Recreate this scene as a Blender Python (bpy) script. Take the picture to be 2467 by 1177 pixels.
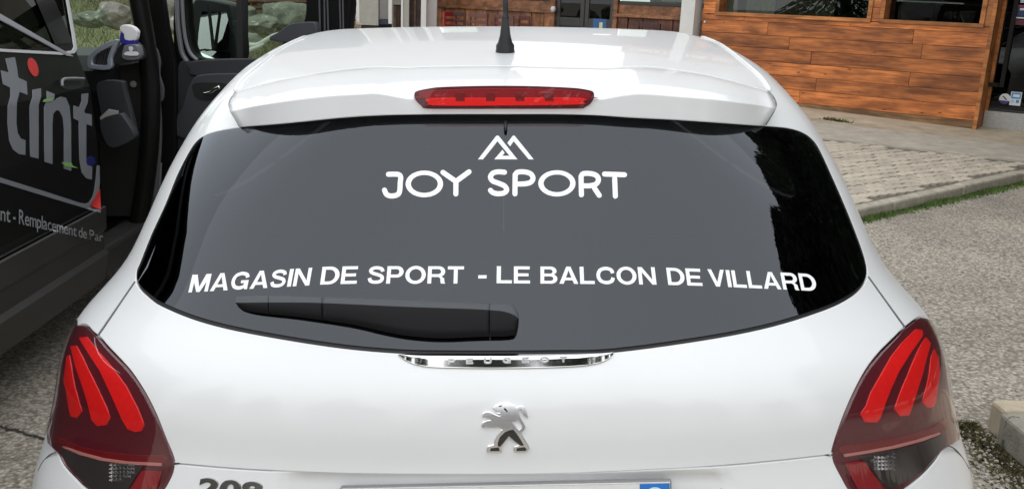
import bpy, bmesh, math, random
import numpy as np
from mathutils import Vector, Matrix
from mathutils.geometry import delaunay_2d_cdt

random.seed(7); RNG = np.random.default_rng(7)
for o in list(bpy.data.objects): bpy.data.objects.remove(o)
SC = bpy.context.scene
COL = SC.collection
rad = math.radians

# ------------------------------------------------------------------ camera
W, H, FPX = 2467.0, 1177.0, 2200.0
TILT = rad(2.0)                       # the car park climbs to the right by two degrees
T = np.array([[math.cos(TILT), 0, -math.sin(TILT)], [0, 1, 0], [math.sin(TILT), 0, math.cos(TILT)]])
def basis(yaw, pit, rol):
    c, s, cp, sp = math.cos(yaw), math.sin(yaw), math.cos(pit), math.sin(pit)
    f = np.array([s*cp, c*cp, -sp]); r = np.array([c, -s, 0.0]); u = np.cross(r, f)
    r = r*math.cos(rol)+u*math.sin(rol)
    return r, np.cross(r, f), f
CAM = np.array([-0.0112, 0, 1.56])    # in the frame of the sloping car park
RT, UP, FW = basis(rad(0.7485), rad(15.2), rad(0.305))
cam = bpy.data.cameras.new('camera'); camo = bpy.data.objects.new('camera', cam); COL.objects.link(camo)
cam.sensor_width = 36; cam.lens = FPX/W*36; cam.clip_start = 0.05; cam.clip_end = 2000
R_, U_, F_ = T@RT, T@UP, T@FW
M = Matrix(((R_[0], U_[0], -F_[0], 0), (R_[1], U_[1], -F_[1], 0), (R_[2], U_[2], -F_[2], 0), (0, 0, 0, 1)))
M.translation = Vector(T@CAM); camo.matrix_world = M
SC.camera = camo

# ------------------------------------------------------------------ sky, sun, exposure
wd = bpy.data.worlds.new('World'); SC.world = wd; wd.use_nodes = True
nt = wd.node_tree; nt.nodes.clear()
sky = nt.nodes.new('ShaderNodeTexSky'); sky.sky_type = 'NISHITA'; sky.sun_disc = False
SUN_EL, SUN_AZ = rad(62), rad(185)
sky.sun_elevation = SUN_EL; sky.sun_rotation = SUN_AZ; sky.dust_density = 0.4; sky.air_density = 1.0; sky.ozone_density = 1.0
hs = nt.nodes.new('ShaderNodeHueSaturation'); hs.inputs['Saturation'].default_value = 0.16
bg = nt.nodes.new('ShaderNodeBackground'); bg.inputs['Strength'].default_value = 0.15
out = nt.nodes.new('ShaderNodeOutputWorld')
veil = nt.nodes.new('ShaderNodeMix'); veil.data_type = 'RGBA'; veil.inputs[0].default_value = 0.88; veil.inputs[7].default_value = (6.0, 6.15, 6.35, 1)   # even cloud cover
nt.links.new(sky.outputs[0], hs.inputs['Color']); nt.links.new(hs.outputs[0], veil.inputs[6]); nt.links.new(veil.outputs[2], bg.inputs['Color']); nt.links.new(bg.outputs[0], out.inputs[0])
sl = bpy.data.lights.new('sun', 'SUN'); sl.energy = 0.5; sl.angle = rad(120); sl.color = (1, 0.97, 0.93)
so = bpy.data.objects.new('sun', sl); COL.objects.link(so)
sd = Vector((math.sin(SUN_AZ)*math.cos(SUN_EL), math.cos(SUN_AZ)*math.cos(SUN_EL), math.sin(SUN_EL)))
so.rotation_euler = sd.to_track_quat('Z', 'Y').to_euler(); so.location = (0, 0, 20)
SC.view_settings.view_transform = 'Standard'; SC.view_settings.look = 'None'
SC.view_settings.exposure = 0.70; SC.view_settings.gamma = 1
SC.render.engine = 'CYCLES'
SC.cycles.max_bounces = 10; SC.cycles.transparent_max_bounces = 12
SC.cycles.use_denoising = True

# ------------------------------------------------------------------ helpers: rays
def rays(px):
    px = np.asarray(px, float)
    return FW+RT*((px[..., 0:1]-W/2)/FPX)-UP*((px[..., 1:2]-H/2)/FPX)
def cw(P): return np.asarray(P, float)@T.T             # car park frame -> world
def crop(pts, ox, oy, s): return [(ox+x/s, oy+y/s) for x, y in pts]
def onplane(px, P0, n):                                  # world plane
    d = rays(np.atleast_2d(px))@T.T; c = T@CAM
    t = ((np.asarray(P0)-c)@n)/(d@n); return c+d*t[:, None]
def aty(px, y):                                          # car park frame, plane y = const
    d = rays(np.atleast_2d(px)); t = (y-CAM[1])/d[:, 1]; return CAM+d*np.asarray(t)[:, None]
def atx(px, x):
    d = rays(np.atleast_2d(px)); t = (x-CAM[0])/d[:, 0]; return CAM+d*np.asarray(t)[:, None]
def atz(px, z):
    d = rays(np.atleast_2d(px)); t = (z-CAM[2])/d[:, 2]; return CAM+d*np.asarray(t)[:, None]
def proj(P):
    d = np.asarray(P)-CAM; w = d@FW
    return np.stack([W/2+FPX*(d@RT)/w, H/2-FPX*(d@UP)/w], -1)
def smooth(pts, n=6, closed=False):
    P = np.asarray(pts, float); N = len(P); outp = []
    rng = range(N if closed else N-1)
    for i in rng:
        p0 = P[(i-1) % N] if closed or i > 0 else P[0]; p1 = P[i]; p2 = P[(i+1) % N]
        p3 = P[(i+2) % N] if closed or i+2 < N else P[-1]
        for k in range(n):
            t = k/n
            outp.append(.5*((2*p1)+(-p0+p2)*t+(2*p0-5*p1+4*p2-p3)*t*t+(-p0+3*p1-3*p2+p3)*t**3))
    if not closed: outp.append(P[-1])
    return np.array(outp)
def dens(pts, d, closed=True):
    P = np.asarray(pts, float); outp = []
    for i in range(len(P) if closed else len(P)-1):
        a, b = P[i], P[(i+1) % len(P)]; n = max(1, int(np.linalg.norm(b-a)/d))
        for k in range(n): outp.append(a+(b-a)*k/n)
    if not closed: outp.append(P[-1])
    return np.array(outp)

# ------------------------------------------------------------------ helpers: objects
ORG = {}
def props(o, label=None, cat=None, group=None, kind=None):
    if label: o['label'] = label
    if cat: o['category'] = cat
    if group: o['group'] = group
    if kind: o['kind'] = kind
    return o
def empty(name, loc, label, cat, group=None):
    o = bpy.data.objects.new(name, None); COL.objects.link(o); o.location = loc
    o.empty_display_size = .1
    ORG[o.name] = np.array(loc, float); return props(o, label, cat, group)
def mk(name, V, Fs, mat, parent=None, sm=False, nrm=None):
    V = np.asarray(V, float)
    if parent is None:
        org = np.array([*(V[:, :2].min(0)+V[:, :2].max(0))/2, V[:, 2].min()])
    else: org = ORG[parent.name]
    me = bpy.data.meshes.new(name); me.from_pydata((V-org).tolist(), [], [list(map(int, f)) for f in Fs])
    if sm: me.polygons.foreach_set('use_smooth', [True]*len(me.polygons))
    if nrm is not None: me.normals_split_custom_set_from_vertices(np.asarray(nrm).tolist())
    if mat: me.materials.append(mat)
    o = bpy.data.objects.new(name, me); COL.objects.link(o); ORG[o.name] = org
    if parent is None: o.location = org
    else: o.parent = parent
    return o
def cat(*parts):
    V, Fs, n = [], [], 0
    for v, f in parts:
        v = np.asarray(v, float); V.append(v); Fs += [[i+n for i in q] for q in f]; n += len(v)
    return np.concatenate(V), Fs
BOXF = [(0, 3, 2, 1), (4, 5, 6, 7), (0, 1, 5, 4), (1, 2, 6, 5), (2, 3, 7, 6), (3, 0, 4, 7)]
def box(c, hx, hy, hz, ax=None, bev=0.0):
    """box round c, half sizes, ax = 3x3 rows of axes"""
    A = np.eye(3) if ax is None else np.asarray(ax, float)
    if bev <= 0:
        q = np.array([(-1, -1, -1), (1, -1, -1), (1, 1, -1), (-1, 1, -1), (-1, -1, 1), (1, -1, 1), (1, 1, 1), (-1, 1, 1)], float)*[hx, hy, hz]
        return q@A+np.asarray(c), BOXF
    bm = bmesh.new(); bmesh.ops.create_cube(bm, size=2)
    for v in bm.verts: v.co = Vector((v.co.x*hx, v.co.y*hy, v.co.z*hz))
    bmesh.ops.bevel(bm, geom=list(bm.edges), offset=bev, segments=2, affect='EDGES', profile=.5)
    V = np.array([v.co[:] for v in bm.verts]); Fs = [[v.index for v in f.verts] for f in bm.faces]; bm.free()
    return V@A+np.asarray(c), Fs
def tube(pts, r, n=10, cap=True):
    P = np.asarray(pts, float); N = len(P); r = np.broadcast_to(np.asarray(r, float), (N,)); V = []; Fs = []
    t = np.gradient(P, axis=0); t /= np.linalg.norm(t, axis=1)[:, None]+1e-12
    up = np.array([0, 0, 1.]) if abs(t[0][2]) < .9 else np.array([1., 0, 0])
    a = np.cross(t[0], up); a /= np.linalg.norm(a)
    for i in range(N):
        a = a-t[i]*(a@t[i]); a /= np.linalg.norm(a); b = np.cross(t[i], a)
        for k in range(n):
            th = 2*math.pi*k/n; V.append(P[i]+r[i]*(a*math.cos(th)+b*math.sin(th)))
    for i in range(N-1):
        for k in range(n): Fs.append((i*n+k, i*n+(k+1) % n, (i+1)*n+(k+1) % n, (i+1)*n+k))
    if cap: Fs.append(tuple(range(n-1, -1, -1))); Fs.append(tuple(range((N-1)*n, N*n)))
    return np.array(V), Fs
def lathe(prof, c, ax=None, n=20):
    A = np.eye(3) if ax is None else np.asarray(ax, float); V = []; Fs = []
    for r, z in prof:
        for k in range(n): th = 2*math.pi*k/n; V.append((r*math.cos(th), r*math.sin(th), z))
    for i in range(len(prof)-1):
        for k in range(n): Fs.append((i*n+k, i*n+(k+1) % n, (i+1)*n+(k+1) % n, (i+1)*n+k))
    Fs.append(tuple(range(n-1, -1, -1))); Fs.append(tuple(range((len(prof)-1)*n, len(prof)*n)))
    return np.array(V)@A+np.asarray(c), Fs
def gridmesh(rows, closed=False):
    R, N = len(rows), len(rows[0]); V = np.concatenate(rows); Fs = []
    for i in range(R-1):
        for k in range(N-1 if not closed else N): Fs.append((i*N+k, i*N+(k+1) % N, (i+1)*N+(k+1) % N, (i+1)*N+k))
    return V, Fs
def inside(poly, p):
    poly = np.asarray(poly); x, y = p[:, 0], p[:, 1]; c = np.zeros(len(p), bool); j = len(poly)-1
    for i in range(len(poly)):
        xi, yi = poly[i]; xj, yj = poly[j]
        if yi != yj:
            c ^= ((yi > y) != (yj > y)) & (x < (xj-xi)*(y-yi)/(yj-yi)+xi)
        j = i
    return c
def cdt(loops, extra=None, union=False):
    """triangles inside loops[0] and outside the others (or inside any of them)"""
    vs, es = [], []
    for L in loops:
        n = len(vs); m = len(L); vs += [Vector((float(a), float(b))) for a, b in L]; es += [(n+i, n+(i+1) % m) for i in range(m)]
    if extra is not None and len(extra): vs += [Vector((float(a), float(b))) for a, b in extra]
    r = delaunay_2d_cdt(vs, es, [], 0, 1e-7)
    V = np.array([v[:] for v in r[0]]); Fc = [f for f in r[2]]
    C = np.array([V[list(f)].mean(0) for f in Fc])
    if union:
        ok = np.zeros(len(Fc), bool)
        for L in loops: ok |= inside(L, C)
    else:
        ok = inside(loops[0], C)
        for L in loops[1:]: ok &= ~inside(L, C)
    Fc = [list(f) for f, k in zip(Fc, ok) if k]
    used = np.unique(np.concatenate([np.array(f) for f in Fc])) if Fc else np.array([], int)
    mp = {int(u): i for i, u in enumerate(used)}
    Fc = [[mp[int(i)] for i in f] for f in Fc]; V = V[used]
    o2 = []
    for f in Fc:
        a, b, c = V[f[0]], V[f[1]], V[f[2]]
        o2.append(f if (b[0]-a[0])*(c[1]-a[1])-(b[1]-a[1])*(c[0]-a[0]) > 0 else f[::-1])
    return V, o2
def copytree(o, parent=None):
    c = o.copy(); COL.objects.link(c); c.parent = parent
    for ch in list(o.children): copytree(ch, c)
    return c

# ------------------------------------------------------------------ materials
MATS = {}
def nodes(name):
    m = bpy.data.materials.new(name); m.use_nodes = True; t = m.node_tree; b = t.nodes['Principled BSDF']; return m, t, b
def pm(name, col, rough=.5, metal=0, coat=0, spec=.5, var=None, bump=None, ior=None, objvar=0, speck=None, coord='Object'):
    """principled material; var = (scale, amount, stretch) colour noise, bump = (scale, strength)"""
    if name in MATS: return MATS[name]
    m, t, b = nodes(name); L = t.links.new
    b.inputs['Roughness'].default_value = rough; b.inputs['Metallic'].default_value = metal
    b.inputs['Coat Weight'].default_value = coat; b.inputs['Coat Roughness'].default_value = .03
    b.inputs['Specular IOR Level'].default_value = spec
    if ior: b.inputs['IOR'].default_value = ior
    b.inputs['Base Color'].default_value = (*col, 1)
    tc = t.nodes.new('ShaderNodeTexCoord'); last = None
    if var or objvar:
        mp = t.nodes.new('ShaderNodeMapping'); L(tc.outputs[coord], mp.inputs[0])
        if var and len(var) > 2: mp.inputs['Scale'].default_value = var[2]
        mx = t.nodes.new('ShaderNodeMix'); mx.data_type = 'RGBA'; mx.inputs[6].default_value = (*[c*(1-(var[1] if var else 0)) for c in col], 1)
        mx.inputs[7].default_value = (*[min(1, c*(1+(var[1] if var else 0))) for c in col], 1)
        if var:
            nz = t.nodes.new('ShaderNodeTexNoise'); nz.inputs['Scale'].default_value = var[0]; nz.inputs['Detail'].default_value = 6; nz.inputs['Roughness'].default_value = .65
            L(mp.outputs[0], nz.inputs['Vector']); rp = t.nodes.new('ShaderNodeValToRGB'); rp.color_ramp.elements[0].position = .3; rp.color_ramp.elements[1].position = .7
            L(nz.outputs['Fac'], rp.inputs[0]); L(rp.outputs[0], mx.inputs[0])
        else: mx.inputs[0].default_value = .5
        last = mx.outputs[2]
        if objvar:
            oi = t.nodes.new('ShaderNodeObjectInfo'); h = t.nodes.new('ShaderNodeHueSaturation')
            mr = t.nodes.new('ShaderNodeMapRange'); mr.inputs[3].default_value = 1-objvar; mr.inputs[4].default_value = 1+objvar
            L(oi.outputs['Random'], mr.inputs[0]); L(mr.outputs[0], h.inputs['Value']); L(last, h.inputs['Color']); last = h.outputs[0]
        L(last, b.inputs['Base Color'])
    if speck:                                            # (scale, threshold, colour)
        vz = t.nodes.new('ShaderNodeTexNoise'); vz.inputs['Scale'].default_value = speck[0]; vz.inputs['Detail'].default_value = 3
        L(tc.outputs[coord], vz.inputs['Vector']); rp = t.nodes.new('ShaderNodeValToRGB')
        rp.color_ramp.elements[0].position = speck[1]; rp.color_ramp.elements[1].position = min(1, speck[1]+.06)
        L(vz.outputs['Fac'], rp.inputs[0]); mx = t.nodes.new('ShaderNodeMix'); mx.data_type = 'RGBA'
        if last: L(last, mx.inputs[6])
        else: mx.inputs[6].default_value = (*col, 1)
        mx.inputs[7].default_value = (*speck[2], 1); L(rp.outputs[0], mx.inputs[0]); last = mx.outputs[2]; L(last, b.inputs['Base Color'])
    if bump:
        nz = t.nodes.new('ShaderNodeTexNoise'); nz.inputs['Scale'].default_value = bump[0]; nz.inputs['Detail'].default_value = 5
        L(tc.outputs[coord], nz.inputs['Vector']); bp = t.nodes.new('ShaderNodeBump'); bp.inputs['Strength'].default_value = bump[1]; bp.inputs['Distance'].default_value = bump[2] if len(bump) > 2 else .01
        L(nz.outputs['Fac'], bp.inputs['Height']); L(bp.outputs[0], b.inputs['Normal'])
    MATS[name] = m; return m
def glassmat(name, tint, ior=1.5, rough=0.0, gcol=(1, 1, 1)):
    m = bpy.data.materials.new(name); m.use_nodes = True; t = m.node_tree; t.nodes.clear(); L = t.links.new
    fr = t.nodes.new('ShaderNodeFresnel'); ge = t.nodes.new('ShaderNodeNewGeometry'); im = t.nodes.new('ShaderNodeMix')   # a single sheet: same reflectance from both sides
    im.inputs[2].default_value = ior; im.inputs[3].default_value = 1/ior; t.links.new(ge.outputs['Backfacing'], im.inputs[0]); t.links.new(im.outputs[0], fr.inputs['IOR'])
    tr = t.nodes.new('ShaderNodeBsdfTransparent'); tr.inputs[0].default_value = (*tint, 1)
    gl = t.nodes.new('ShaderNodeBsdfGlossy'); gl.inputs['Color'].default_value = (*gcol, 1); gl.inputs['Roughness'].default_value = rough
    mx = t.nodes.new('ShaderNodeMixShader'); o = t.nodes.new('ShaderNodeOutputMaterial')
    L(fr.outputs[0], mx.inputs[0]); L(tr.outputs[0], mx.inputs[1]); L(gl.outputs[0], mx.inputs[2]); L(mx.outputs[0], o.inputs[0]); return m
M_paint = pm('car_white_paint', (.765, .78, .785), .38, coat=.5, var=(2.5, .025), speck=(160, .76, (.55, .53, .5)))
M_white_vinyl = pm('white_vinyl', (.86, .87, .88), .45)
M_black_pl = pm('black_plastic', (.018, .019, .021), .45, bump=(900, .15, .001))
M_wlit = pm('wiper_lit_top', (.062, .067, .074), .65, bump=(700, .2, .001))  # wiper ridge plastic, lightened to paint in the sky light on top
M_gap = pm('gap_black', (.012, .012, .012), .8)
M_chrome = pm('chrome', (.82, .82, .82), .07, metal=1)
M_satin = pm('satin_chrome', (.86, .86, .87), .24, metal=1)
M_red = pm('lamp_red', (.80, .014, .014), .35, var=(90, .08), bump=(200, .10, .001))
M_redlow = pm('lamp_red_dark', (.28, .008, .014), .35)
M_hous = pm('lamp_housing', (.10, .012, .020), .35)
M_hgrey = pm('lamp_grey', (.04, .038, .036), .3)
M_lens = glassmat('lamp_lens', (.94, .88, .88), 1.7); M_lens3 = glassmat('brake_lens', (.96, .86, .86), 1.33)
M_rglass = glassmat('rear_tint_glass', (.06, .064, .063), 1.70, gcol=(.88, .94, 1.03))
M_sglass = glassmat('side_glass', (.16, .19, .18), 1.55)
M_cglass = glassmat('clear_green_glass', (.72, .86, .76), 1.5)
M_liner = pm('car_liner', (.05, .05, .052), .9)

# ------------------------------------------------------------------ car surface
ZK = np.array([.15, .45, .65, .76, .83, .88, .92, .96, 1.0, 1.05, 1.12, 1.2, 1.29, 1.38, 1.5])
SK = np.array([.87, .93, .9428, .9060, .8900, .8785, .8666, .8460, .8095, .773, .7465, .725, .7096, .7151, .861])
YZ = np.array([.15, .30, .45, .60, .72, .80, .83, .908, .96, 1.0, 1.012, 1.10, 1.20, 1.3468, 1.5])
YY = np.array([1.36, 1.29, 1.26, 1.26, 1.27, 1.29, 1.297, 1.305, 1.322, 1.352, 1.363, 1.438, 1.525, 1.655, 1.79])
HK = np.array([3.4, 3.7, 4.05, 4.45, 4.75, 5.0, 5.25]); HZ = np.array([1.45325, 1.412, 1.27, 1.03, .96, .87, .7])
def pch(xk, yk, x):
    h = np.diff(xk); d = np.diff(yk)/h; m = np.empty_like(yk)
    m[1:-1] = (d[:-1]*h[1:]+d[1:]*h[:-1])/(h[1:]+h[:-1]); m[0] = d[0]; m[-1] = d[-1]
    x = np.clip(x, xk[0], xk[-1]); i = np.clip(np.searchsorted(xk, x)-1, 0, len(xk)-2); t = (x-xk[i])/h[i]
    return (2*t**3-3*t**2+1)*yk[i]+(t**3-2*t**2+t)*h[i]*m[i]+(-2*t**3+3*t**2)*yk[i+1]+(t**3-t**2)*h[i]*m[i+1]
ZD = np.linspace(.1, 1.55, 400)
def blur(t, s):
    k = np.exp(-.5*(np.arange(-60, 61)*(ZD[1]-ZD[0])/s)**2); k /= k.sum(); return np.convolve(np.pad(t, 60, mode='edge'), k, 'valid')
SD, YD = blur(pch(ZK, SK, ZD), .014), blur(pch(YZ, YY, ZD), .007)
def roofz(x, y):
    zc = np.where(y < 3.4, 1.463-.039*(y-2.9)**2, pch(HK, HZ, y))
    cr = .03+(.011-.03)*np.clip((y-1.8)/1.5, 0, 1)
    return zc-cr*(np.abs(x)/.55)**2
def F(P):
    x, y, z = P[..., 0], P[..., 1], P[..., 2]
    S = np.interp(z, ZD, SD); yc = np.interp(z, ZD, YD)
    q = np.maximum(0, (yc+.6-y)/.6); qf = np.maximum(0, (y-4.55)/.7)
    a = S*((np.abs(x/S)**3+q**3+qf**3)**(1/3)-1)
    b = z-roofz(x, y); s = np.clip((np.abs(x)-.2)/.35, 0, 1); k = .05+.17*s*s*(3-2*s)
    h = np.maximum(k-np.abs(a-b), 0)/k
    return np.maximum(np.maximum(a, b)+h*h*k*.25, .17-z)
def gradF(P, f=F, e=1e-4):
    g = np.stack([(f(P+np.eye(3)[i]*e)-f(P-np.eye(3)[i]*e)) for i in range(3)], -1)
    return g/(np.linalg.norm(g, axis=-1, keepdims=True)+1e-12)
def cast(px, f=F, off=0., t0=.9, t1=5.0, N=900):
    d = rays(np.atleast_2d(np.asarray(px, float))); t = np.linspace(t0, t1, N); res = []
    for s in range(0, len(d), 4000):
        dd = d[s:s+4000]; P = CAM+dd[:, None, :]*t[None, :, None]; v = f(P)-off; neg = v < 0
        ok = neg.any(1); i = np.where(ok, np.argmax(neg, 1), v.argmin(1)); i = np.maximum(i, 1); r = np.arange(len(dd))
        lo, hi = t[i-1].copy(), t[i].copy()
        for _ in range(18):
            mid = (lo+hi)/2; vm = f(CAM+dd*mid[:, None])-off; g = vm < 0; hi = np.where(g, mid, hi); lo = np.where(g, lo, mid)
        tt = np.where(ok, hi, t[i]); res.append(CAM+dd*tt[:, None])
    return np.concatenate(res)
C0Y, KKY = 2.2, .8
def axz(y): return .95-.35*np.clip((y-3.0)/1.6, 0, 1)
def to2(P):
    P = np.asarray(P, float); x, y, z = P[:, 0], P[:, 1], P[:, 2]
    dx, dy, dz = x, y-C0Y, z-axz(np.maximum(y, C0Y)); psi = np.arctan2(dz, dx)
    al = np.where(dy < 0, np.arctan2(np.hypot(dx, dz), -dy), math.pi/2+KKY*dy)
    return np.stack([al*np.cos(psi), al*np.sin(psi)], -1)
def from2(q, f=F):
    al = np.hypot(q[:, 0], q[:, 1]); ps = np.arctan2(q[:, 1], q[:, 0]); rear = al < math.pi/2
    yo = np.where(rear, C0Y, C0Y+(al-math.pi/2)/KKY); O = np.stack([0*al, yo, axz(yo)], -1)
    sa = np.where(rear, np.sin(al), 1); ca = np.where(rear, -np.cos(al), 0)
    D = np.stack([sa*np.cos(ps), ca, sa*np.sin(ps)], -1); lo = np.full(len(q), .01); hi = np.full(len(q), 2.2)
    for _ in range(40):
        m = (lo+hi)/2; v = f(O+D*m[:, None]) > 0; hi = np.where(v, m, hi); lo = np.where(v, lo, m)
    return O+D*lo[:, None]
def shrink(q, g):
    n = np.roll(q, -1, 0)-np.roll(q, 1, 0); n = np.stack([-n[:, 1], n[:, 0]], -1); n /= np.linalg.norm(n, axis=1)[:, None]+1e-12
    A = .5*np.sum(q[:, 0]*np.roll(q[:, 1], -1)-np.roll(q[:, 0], -1)*q[:, 1])
    return q+n*(g if A > 0 else -g)
def panel(name, outer, mat, parent, holes=(), off=0., gap=.0015, rim=.012, sp=.03, rnd=.0015, liner=False, f=F):
    """a sheet of the car's skin: outer / holes are 3D outlines on the skin"""
    qo = shrink(to2(outer), gap*1.2); qh = [shrink(to2(h), -gap*1.2) for h in holes]
    lo, hi = qo.min(0), qo.max(0)
    gx, gy = np.meshgrid(np.arange(lo[0], hi[0], sp), np.arange(lo[1], hi[1], sp)); g = np.stack([gx.ravel(), gy.ravel()], -1)
    rr = np.hypot(g[:, 0], g[:, 1])
    if hi[0]-lo[0] > 4:                                    # the whole body: thin the far end out
        ii = np.round(g/sp).astype(int); g = g[(rr < 1.9) | ((ii[:, 0] % 3 == 0) & (ii[:, 1] % 3 == 0))]
    keep = inside(qo, g)
    for h in qh: keep &= ~inside(h, g)
    V2, Fc = cdt([qo]+qh, g[keep]); P = from2(V2); N = gradF(P); P = P+N*off
    if liner: return mk(name, cw(P), [q[::-1] for q in Fc], mat, parent, sm=True)
    return skinmesh(name, P, N, Fc, mat, parent, rim, rnd)
def skinmesh(name, P, N, Fc, mat, parent, rim=.012, rnd=.0015):
    V = [P]; NN = [N]; Fs = [list(q) for q in Fc]
    if rim > 0:
        cnt = {}
        for q in Fc:
            for i in range(len(q)):
                a, b = q[i], q[(i+1) % len(q)]; cnt[(a, b)] = 1
        be = [(a, b) for (a, b) in cnt if (b, a) not in cnt]
        outv = np.zeros_like(P)
        for a, b in be:
            e = P[b]-P[a]; c = np.cross(e, N[a]); l = np.linalg.norm(c)
            if l > 1e-9: outv[a] += c/l; outv[b] += c/l
        bv = sorted({a for e in be for a in e}); ix = {v: i for i, v in enumerate(bv)}; n0 = len(P); k = len(bv)
        o = outv[bv]; o /= np.linalg.norm(o, axis=1)[:, None]+1e-12; n = N[bv]
        r1 = P[bv]+o*rnd-n*rnd; r2 = r1-n*rim
        V += [r1, r2]; m1 = n+o; m1 /= np.linalg.norm(m1, axis=1)[:, None]; NN += [m1, o]
        for a, b in be:
            i, j = ix[a], ix[b]; Fs.append([b, a, n0+i, n0+j]); Fs.append([n0+j, n0+i, n0+k+i, n0+k+j])
    V = np.concatenate(V); NN = np.concatenate(NN)
    return mk(name, cw(V), Fs, mat, parent, sm=True, nrm=NN@T.T)

# ------------------------------------------------------------------ lettering
GL = {}
def glyph(ch, bold=.0):
    k = (ch, bold)
    if k in GL: return GL[k]
    cu = bpy.data.curves.new('g', 'FONT'); cu.body = ch; cu.size = 1; cu.offset = bold; cu.resolution_u = 5
    o = bpy.data.objects.new('g', cu); COL.objects.link(o); bpy.context.view_layer.update()
    me = o.evaluated_get(bpy.context.evaluated_depsgraph_get()).to_mesh()
    V = np.array([v.co[:2] for v in me.vertices]) if len(me.vertices) else np.zeros((0, 2)); Fs = [list(p.vertices) for p in me.polygons]
    o.to_mesh_clear() if False else None
    bpy.data.objects.remove(o); bpy.data.curves.remove(cu)
    f2 = []
    for f in Fs:
        a, b, c = V[f[0]], V[f[1]], V[f[2]]
        f2.append(f if (b[0]-a[0])*(c[1]-a[1])-(b[1]-a[1])*(c[0]-a[0]) > 0 else f[::-1])
    GL[k] = (V, f2); return GL[k]
CAPH = None
def capheight(bold):
    V, _ = glyph('H', bold); return V[:, 1].max(), V[:, 1].min()
def word(txt, bold, x0, x1, space=.28, track=.06):
    """lay glyphs between x0 and x1: yields (char, V2 with x in px and y in cap heights, faces)"""
    ch, c0 = capheight(bold); items = []; x = 0
    for c in txt:
        if c == ' ': x += space; continue
        V, f = glyph(c, bold); w = V[:, 0].max()-V[:, 0].min(); items.append((c, V-[V[:, 0].min(), c0], f, x)); x += w+track
    tot = x-track; s = (x1-x0)/tot
    for c, V, f, xo in items:
        yield c, np.stack([(V[:, 0]+xo)*s+x0, V[:, 1]/(ch-c0)], -1), f

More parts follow.
